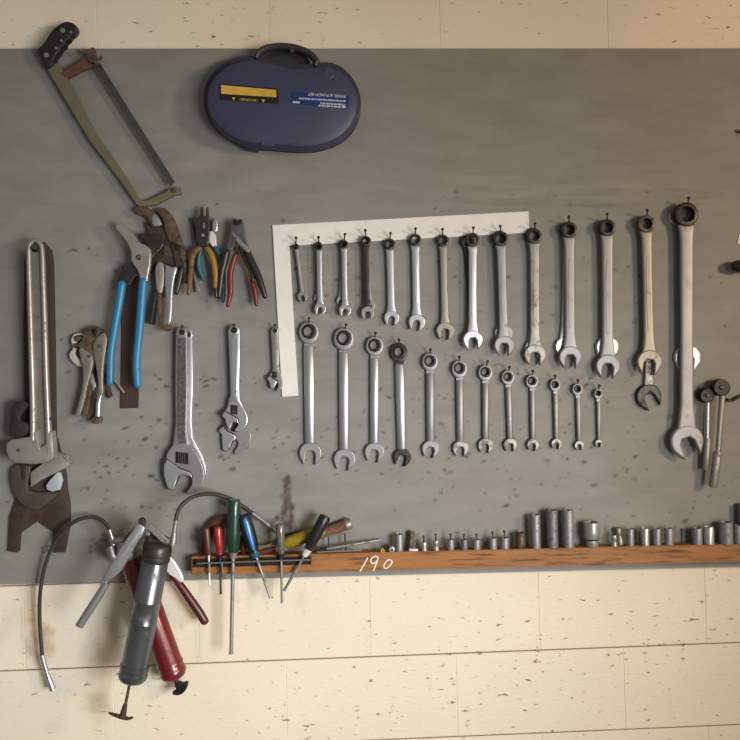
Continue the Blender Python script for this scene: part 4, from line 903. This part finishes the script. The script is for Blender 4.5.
screwdriver('red handled screwdriver with thin dark shank beside the green one', (217.6, 527), (220, 554), 8.4, 'redh', (220.8, 594), 1.1, 'darksteel', collar=('black', .12))
screwdriver('small brown red screwdriver at the left end of the wire rack', (206, 528), (208.8, 555), 7.2, 'brownred', (209.6, 585), 1.0, 'white', d=SD - .002)
screwdriver('blue and black screwdriver leaning in the wire rack beside the green one', (243.4, 515), (254.4, 552), 14.0, 'black', (270.4, 597.5), 1.4, 'dullsteel', d=SD, insert='blueh', collar=('tealband', .12))
screwdriver('smoky clear handled screwdriver standing upright in the wire rack', (280, 524.5), (281.2, 553), 8.8, 'clearh', (282, 603), 1.3, 'satin', d=SD, collar=('navy', .12))
screwdriver('black handled screwdriver leaning right with white ferrule in the wire rack', (325.8, 516), (308.2, 549), 12.0, 'black', (284.2, 590.5), 1.4, 'satin', d=SD + .004, d2=SD - .002, collar=('white', .16))
# tools lying along the ledge behind
def lying(name, label, cat_, pieces, loc, group=None):
    t = thing(name, label, cat_, loc, group)
    for nm, pts, r, m, kk in pieces:
        bm = new(); tube(bm, pts, r, 14, 1, *kk); part(t, nm, bm, m)
    return t
lying('screwdriver', 'dusty yellow handled screwdriver lying on the ledge behind the upright ones', 'screwdriver',
      [('handle', [(284, 543.5, .034), (288, 542, .034), (300, 538.4, .034), (318, 532.4, .034), (322, 531, .034)], [4.2, 6.0, 6.4, 6.4, 5.0], 'yellowh', (2, 1)), ('shank', [(285, 545.5, .034), (258, 546.6, .034), (238, 551, .034)], 1.3, 'warmsteel', (1, 0))], F(300, 545, .034))
lying('file_handle', 'worn reddish wood handle with metal end cap resting on the small wire frame', 'handle',
      [('handle', [(318, 535, .030), (326, 532, .030), (340, 527, .030), (346.5, 524.6, .030)], [4.4, 5.0, 5.4, 5.2], 'woodhandle', (2, 0)), ('end_cap', [(346, 524.8, .030), (349.6, 523.4, .030), (351.2, 522.8, .030)], [5.8, 5.8, 4.6], 'satin', (1, 0))], F(335, 529, .03))
lying('punch', 'long thin steel punch lying on the ledge pointing at the sockets', 'punch', [('shaft', [(322, 549.5, .040), (345, 545.8, .036), (368, 541.8, .028), (381, 539.6, .024)], [1.5, 1.5, 1.3, .9], 'dullsteel', (1, 1)), ('head', [(320, 549.8, .040), (327, 548.7, .040)], [1.9, 1.9], 'darksteel', (1, 0))], F(340, 547, .03))
lying('screwdriver', 'small bright steel screwdriver lying behind the green and blue handles', 'screwdriver', [('shank', [(236, 555.4, .030), (249, 554.4, .030)], 1.1, 'white', (1, 0)), ('handle', [(248, 554.5, .030), (262, 552, .030), (274, 549, .030)], [2.2, 3.4, 3.0], 'brownred', (1, 1))], F(250, 555, .03))
def red_handle_tool():
    t = thing('red_tool', 'dusty red curved tool handle on the ledge behind the red screwdriver', 'tool handle', F(215, 548, .03))
    bm = new(); tube(bm, [(x, y, .030) for x, y in [(204, 551), (206, 543), (209, 532), (215, 522.5), (224, 518), (231, 518.5), (236, 524)]], [4.0, 4.6, 4.8, 4.6, 4.2, 4.0, 3.6], 14, .8, 3, 1); part(t, 'handle', bm, 'brownred')
    bm = new(); tube(bm, [(x, y, .034) for x, y in [(226, 530), (225.5, 538), (225, 549)]], [2.2, 2.4, 1.8], 12, 1, 1, 1); part(t, 'metal_bolster', bm, 'chrome')
red_handle_tool()
lying('screwdriver', 'small dark red screwdriver handle tucked between the green and blue handles', 'screwdriver', [('handle', [(241, 538, .032), (243, 548, .032), (244, 555, .032)], [3.2, 3.6, 2.6], 'maroon', (1, 1)), ('shank', [(243, 552, .032), (262, 548, .034), (272, 543.5, .034)], 1.0, 'brass', (1, 0))], F(243, 548, .03))

# ------------------------------------------------------------------ sockets
def socket(label, cx, w, ytop, ybase, mtl='galv', d=.032, kind='plain', lean=0, peg=0, group='sockets standing on the ledge'):
    s = S(d)
    p = F(cx, ybase, d); base = Vector((p.x, -d, zl - .0002))
    tp = F(cx + lean, ytop, d); h = (ybase - ytop) * s; r = w / 2 * s
    t = thing('socket', label, 'socket', base, group)
    ax = Vector((-.012 + lean / max(1, ybase - ytop), 0, 1)).normalized()
    bm = new()
    if kind == 'two':
        hs = h * .31
        lathe(bm, base, ax, [(0, r * .74), (.001, r * .78), (hs * .86, r * .78), (hs * .88, r * .62), (hs * 1.06, r * .62), (hs * 1.08, r * .97), (hs * 1.12, r), (h * .64, r), (h * .645, r * .97), (h * .665, r * .97), (h * .67, r), (h - .001, r), (h, r * .95), (h, r * .74), (h * .5, r * .68)])
    elif kind == 'step':
        lathe(bm, base, ax, [(0, r * .9), (.0008, r), (h * .40, r), (h * .46, r * .78), (h * .56, r * .78), (h * .62, r * .92), (h - .0008, r * .92), (h, r * .85), (h, r * .6), (h * .6, r * .55)])
    else:
        lathe(bm, base, ax, [(0, r * .9), (.001, r), (h - .0012, r), (h, r * .94), (h, r * .74), (h - .003, r * .70), (h * .45, r * .66)])
    part(t, 'socket_body', bm, mtl)
    if kind == 'two':
        bm = new(); lathe(bm, base, ax, [(hs * .87, r * .5), (hs * .87, r * .80), (hs * 1.07, r * .82), (hs * 1.07, r * .5)]); part(t, 'groove_ring', bm, 'blacksteel', 'dark groove')
    bm = new(); q = base + ax * (h * .55)
    lathe(bm, q, ax, [(0, r * .2), (0, r * .64), (.0015, r * .64), (.0015, r * .2)], 12); part(t, 'drive_hole', bm, 'blacksteel')
    if peg:
        bm = new(); k = h + peg * s; rp = min(.0018, r * .4); lathe(bm, Vector((p.x, -d, zl - .004)), ax, [(0, rp), (k, rp), (k + .0003, rp * 1.9), (k + .0025, rp * 1.9), (k + .003, rp)], 10); part(led, 'peg', bm, 'rustdark')
    return t
SK = [
 (399.4, 8.0, 536, 553, 'galv', 'plain', 0, 0, 'grey socket right of the chalk number, first upright one on the ledge'),
 (424.2, 6.2, 543, 552, 'galvbright', 'step', 0, 6.5, 'small bright socket on a peg, leftmost of the seven pegged sockets'),
 (436.2, 6.2, 541.5, 551.7, 'galvbright', 'step', 0, 7, 'small bright socket on a peg, second of the seven pegged sockets'),
 (450.9, 6.8, 540.5, 551.4, 'galv', 'plain', 0, 6, 'small socket on a peg, third of the seven pegged sockets'),
 (464.4, 7.0, 540.5, 551, 'galvdark', 'plain', 0, 6, 'small dull socket on a peg, fourth of the seven pegged sockets'),
 (476.8, 8.0, 540.5, 550.8, 'galv', 'plain', 0, 6, 'small socket on a peg, fifth of the seven pegged sockets'),
 (493, 8.2, 539, 550.3, 'galv', 'plain', 0, 7, 'small socket on a peg, sixth of the seven pegged sockets'),
 (504.8, 9.0, 538.5, 550, 'galv', 'plain', 0, 7.5, 'socket on a peg, last of the seven before the brownish one'),
 (520.7, 9.2, 532, 548, 'rust', 'plain', 0, 0, 'short brownish socket just left of the three tall deep sockets'),
 (535.9, 9.8, 515.3, 549, 'galv', 'plain', 0, 0, 'leftmost of the three tall deep sockets, slightly shorter'),
 (552.6, 11.6, 510.5, 548.6, 'galvdark', 'plain', 0, 0, 'middle one of the three tall deep sockets'),
 (568.6, 11.2, 510.5, 548.2, 'galv', 'plain', 0, 0, 'rightmost of the three tall deep sockets'),
 (591.9, 16.0, 522.5, 547.6, 'galvbright', 'two', 0, 0, 'wide bright two-tier socket right of the tall deep sockets'),
 (614.2, 6.4, 535.5, 547, 'galvbright', 'step', 0, 7, 'slim bright stepped socket on a peg right of the wide two-tier one'),
 (630.4, 7.6, 529.4, 546.6, 'galv', 'plain', 0, 0, 'medium socket right of the leaning dark socket'),
 (645.2, 8.6, 528.8, 546.2, 'galvbright', 'plain', 0, 0, 'bright medium socket in the middle of the right-hand group of four'),
 (657, 8.2, 529, 546, 'galv', 'plain', 0, 0, 'grey medium socket just right of the bright medium one'),
 (669, 8.6, 528.6, 545.6, 'galv', 'plain', 0, 0, 'grey medium socket just left of the empty gap on the ledge'),
 (697.2, 10.4, 528.4, 545, 'galv', 'plain', 0, 0, 'larger grey socket just right of the empty gap on the ledge'),
 (708.8, 11.0, 527, 544.8, 'galvbright', 'plain', 0, 0, 'bright larger socket touching the widest grey one at right'),
 (726, 14.0, 522.2, 544.4, 'galv', 'plain', 0, 0, 'widest grey socket near the right end of the ledge'),
 (738.4, 9.4, 525.5, 544, 'galv', 'plain', 0, 0, 'last grey socket cut by the right edge of the photo'),
]
for cx, w, yt, yb, mm, kd, ln, pg, lab in SK:
    socket(lab, cx, w, yt, yb, mm, .040 if pg else .038, kd, ln, pg)
socket('dark small socket leaning behind the slim stepped one', 620.3, 6.6, 527.5, 545, 'dullsteel', .026, 'step', -2.0)
bm = new(); lathe(bm, Vector((F(682, 545, .036).x, -.036, zl - .004)), Vector((-.01, 0, 1)), [(0, .0022), (.038, .0022), (.0383, .0042), (.041, .0042), (.042, .002)], 10); part(led, 'peg', bm, 'rustdark', 'bare dark peg in the gap')
socket('tall dark grey socket behind at the far right end', 744.5, 12, 506, 545, 'galvdark', .026, 'plain')
# small bits by the chalk number
def lying_socket(label, c, r, l, m, d, axis, grp='small sockets lying by the chalk number'):
    p = F(*c, d); p.z = max(p.z, zl + r * S(d)); t = thing('socket', label, 'socket', p, grp); bm = new(); rr = r * S(d); ll = l * S(d)
    a = Vector(axis).normalized(); lathe(bm, p - a * ll / 2, a, [(0, rr * .85), (.0006, rr), (ll - .0006, rr), (ll, rr * .88), (ll, rr * .55), (ll * .5, rr * .5)], 18); part(t, 'socket_body', bm, m)
lying_socket('tiny white-rimmed socket lying with its open end outward by the chalk number', (391.6, 551), 2.9, 8, 'galvbright', .044, (0, -1, 0))
lying_socket('tiny brass fitting on the ledge edge above the chalk number', (382, 554), 2.2, 6, 'brass', .046, (.2, -1, -.1))
lying_socket('tiny shiny bit lying flat between upright socket and the pegged row', (413.5, 551), 1.4, 9, 'white', .044, (1, -.2, 0))
t = thing('socket', 'brownish socket with shiny rim leaning on the board behind the tiny shiny bit', 'socket', F(410.5, 550, .02), 'small sockets lying by the chalk number')
bm = new(); A = Vector((F(410.2, 548, .030).x, -.030, zl + .0005)); T = F(411.5, 531, .022); lathe(bm, A, T - A, [(0, .0062), ((T - A).length * .7, .0062), ((T - A).length * .72, .0072), ((T - A).length, .0072), ((T - A).length, .005), ((T - A).length * .6, .0045)], 16); part(t, 'socket_body', bm, 'rust')

# ------------------------------------------------------------------ ratchets and knob at the far edge
z = lambda p: Z(690, 360, 5.28, p)
def ratchet_handle(label, hc, hr, n0, n1, nw, g0, g1, gw, nm, d):
    t = thing('socket_ratchet', label, 'ratchet', F(*hc, B), 'socket ratchets')
    bm = new(); disc(bm, hc, hr, d + .006, .022, 1.2, 28); h = part(t, 'ratchet_head', bm, 'blacksteel')
    bm = new(); ring(bm, hc, hr * .95, hr * .80, d + .0072, .003, .3, 28); part(h, 'head_rim', bm, 'darksteel')
    bm = new(); plate(bm, [(hc[0] - hr * .42, hc[1] - 1), (hc[0] + hr * .1, hc[1] - hr * .3), (hc[0] + hr * .45, hc[1] + .5), (hc[0], hc[1] + hr * .35)], d + .0095, .004, .5, 1); part(h, 'selector_lever', bm, 'darksteel')
    bm = new(); tube(bm, [(*n0, d - .002), (*n1, d - .002)], [nw * .5, nw * .42], 14, .7); part(t, 'shank', bm, nm)
    u, l = unit(g0, g1)
    bm = new(); tube(bm, [(*g0, d - .002), (g0[0] + u[0] * 1.5, g0[1] + u[1] * 1.5, d - .002), (g1[0] - u[0] * 2, g1[1] - u[1] * 2, d - .002), (*g1, d - .002)], [gw * .40, gw * .5, gw * .5, gw * .38], 14, .8); part(t, 'knurled_grip', bm, 'dullsteel')
ratchet_handle('small ratchet handle hanging beside the biggest wrench', (708, 395.5), 7.4, (708, 401), (707.4, 440), 4.8, (707.4, 438.5), (705.8, 470), 7.4, 'chrome', .032)
ratchet_handle('larger ratchet handle with brassy shank near the photo edge', (722.5, 387.5), 8.6, (722.5, 394), (718, 453), 6.6, (717.8, 451.5), (713, 487.5), 8.8, 'warmsteel', .042)
for x, y, l in ((707, 394, 'nail behind the small ratchet handle'), (722, 386, 'nail behind the larger ratchet handle')):
    bm = new(); a = F(x, y, B - .004); lathe(bm, a, Vector((0, -1, 0)), [(0, .002), (.02, .002)], 8); single('nail', l, 'nail', bm, 'rustdark', a)
t = thing('hanging_tool', 'black rounded tool end entering at the right photo edge', 'tool', F(740, 266, B))
bm = new(); tube(bm, [(736.2, 266, .036), (744, 266, .036), (752, 266.5, .034), (790, 268, .030)], [5.6, 6.6, 4.5, 3.6], 14, 1, 3, 1); part(t, 'black_end', bm, 'black')
bm = new(); tube(bm, [(775, 267.4, .032), (850, 271, .030)], 3.0, 12, 1, 1, 1); part(t, 'shank', bm, 'dullsteel')
bm = new(); plate(bm, [(737.4, 243.5), (739.6, 234), (748, 226), (748, 244)], B + .002, .0022, .2); single('paper_scrap', 'pale scrap stuck on the board at the right photo edge', 'paper scrap', bm, 'whiteboard', F(742, 238, B))
bm = new(); tube(bm, [(726, 399.2, B + .002), (727.5, 399.6, .022), (731.5, 400.6, .022), (736, 398.8, .022), (741, 396, .022), (760, 390, .022)], 1.3, 10, 1, 3, 1)
tt = thing('wire_hook', 'short dark bent wire right of the larger ratchet head', 'wire', F(735, 399, B)); part(tt, 'wire', bm, 'blacksteel')
bm = new(); tube(bm, [(758, 391, .022), (775, 386, .020)], 2.2, 10, 1, 1, 1); part(tt, 'wire_end', bm, 'black')
bm = new(); a = F(738.5, 133, B - .003); lathe(bm, a, Vector((0.1, -1, .2)), [(0, .0024), (.014, .0024), (.014, .0052), (.017, .004)], 10); single('screw', 'rusty screw head in bare upper board near the photo edge', 'screw', bm, 'rustdark', a)

# ------------------------------------------------------------------ light
def area(name, loc, target, size, power, col, sizey=None):
    l = bpy.data.lights.new(name, 'AREA'); l.energy = power; l.color = col; l.size = size
    if sizey: l.shape = 'RECTANGLE'; l.size_y = sizey
    o = bpy.data.objects.new(name, l); C.objects.link(o); o.location = loc
    o.rotation_euler = (Vector(target) - Vector(loc)).to_track_quat('-Z', 'Y').to_euler(); return o
area('warm_lamp', (2.5, -2.1, 1.95), (0, 0, 1.4), .36, 44, (1.0, .75, .48))
dl = area('lower_left_fill', (1.15, -2.3, 1.15), (-.85, 0, .92), .9, 15.5, (.97, .985, 1.0), .9); dl.data.spread = R(75)  # unseen cool area light, added to brighten the lower left
w = bpy.data.worlds.new('world'); bpy.context.scene.world = w; w.use_nodes = True
nt = w.node_tree; bg = nt.nodes['Background']; tc = nt.nodes.new('ShaderNodeTexCoord'); sep = nt.nodes.new('ShaderNodeSeparateXYZ'); rp = nt.nodes.new('ShaderNodeValToRGB')
nt.links.new(tc.outputs['Generated'], sep.inputs[0]); mr = nt.nodes.new('ShaderNodeMapRange'); mr.inputs['From Min'].default_value = -1; nt.links.new(sep.outputs['X'], mr.inputs['Value'])
nt.links.new(mr.outputs[0], rp.inputs['Fac']); rp.color_ramp.elements[0].color = (.60, .60, .60, 1); rp.color_ramp.elements[1].color = (.46, .41, .35, 1)
nt.links.new(rp.outputs['Color'], bg.inputs['Color']); bg.inputs['Strength'].default_value = .40
sc = bpy.context.scene
sc.view_settings.view_transform = 'Standard'; sc.view_settings.look = 'None'; sc.view_settings.exposure = 0.0
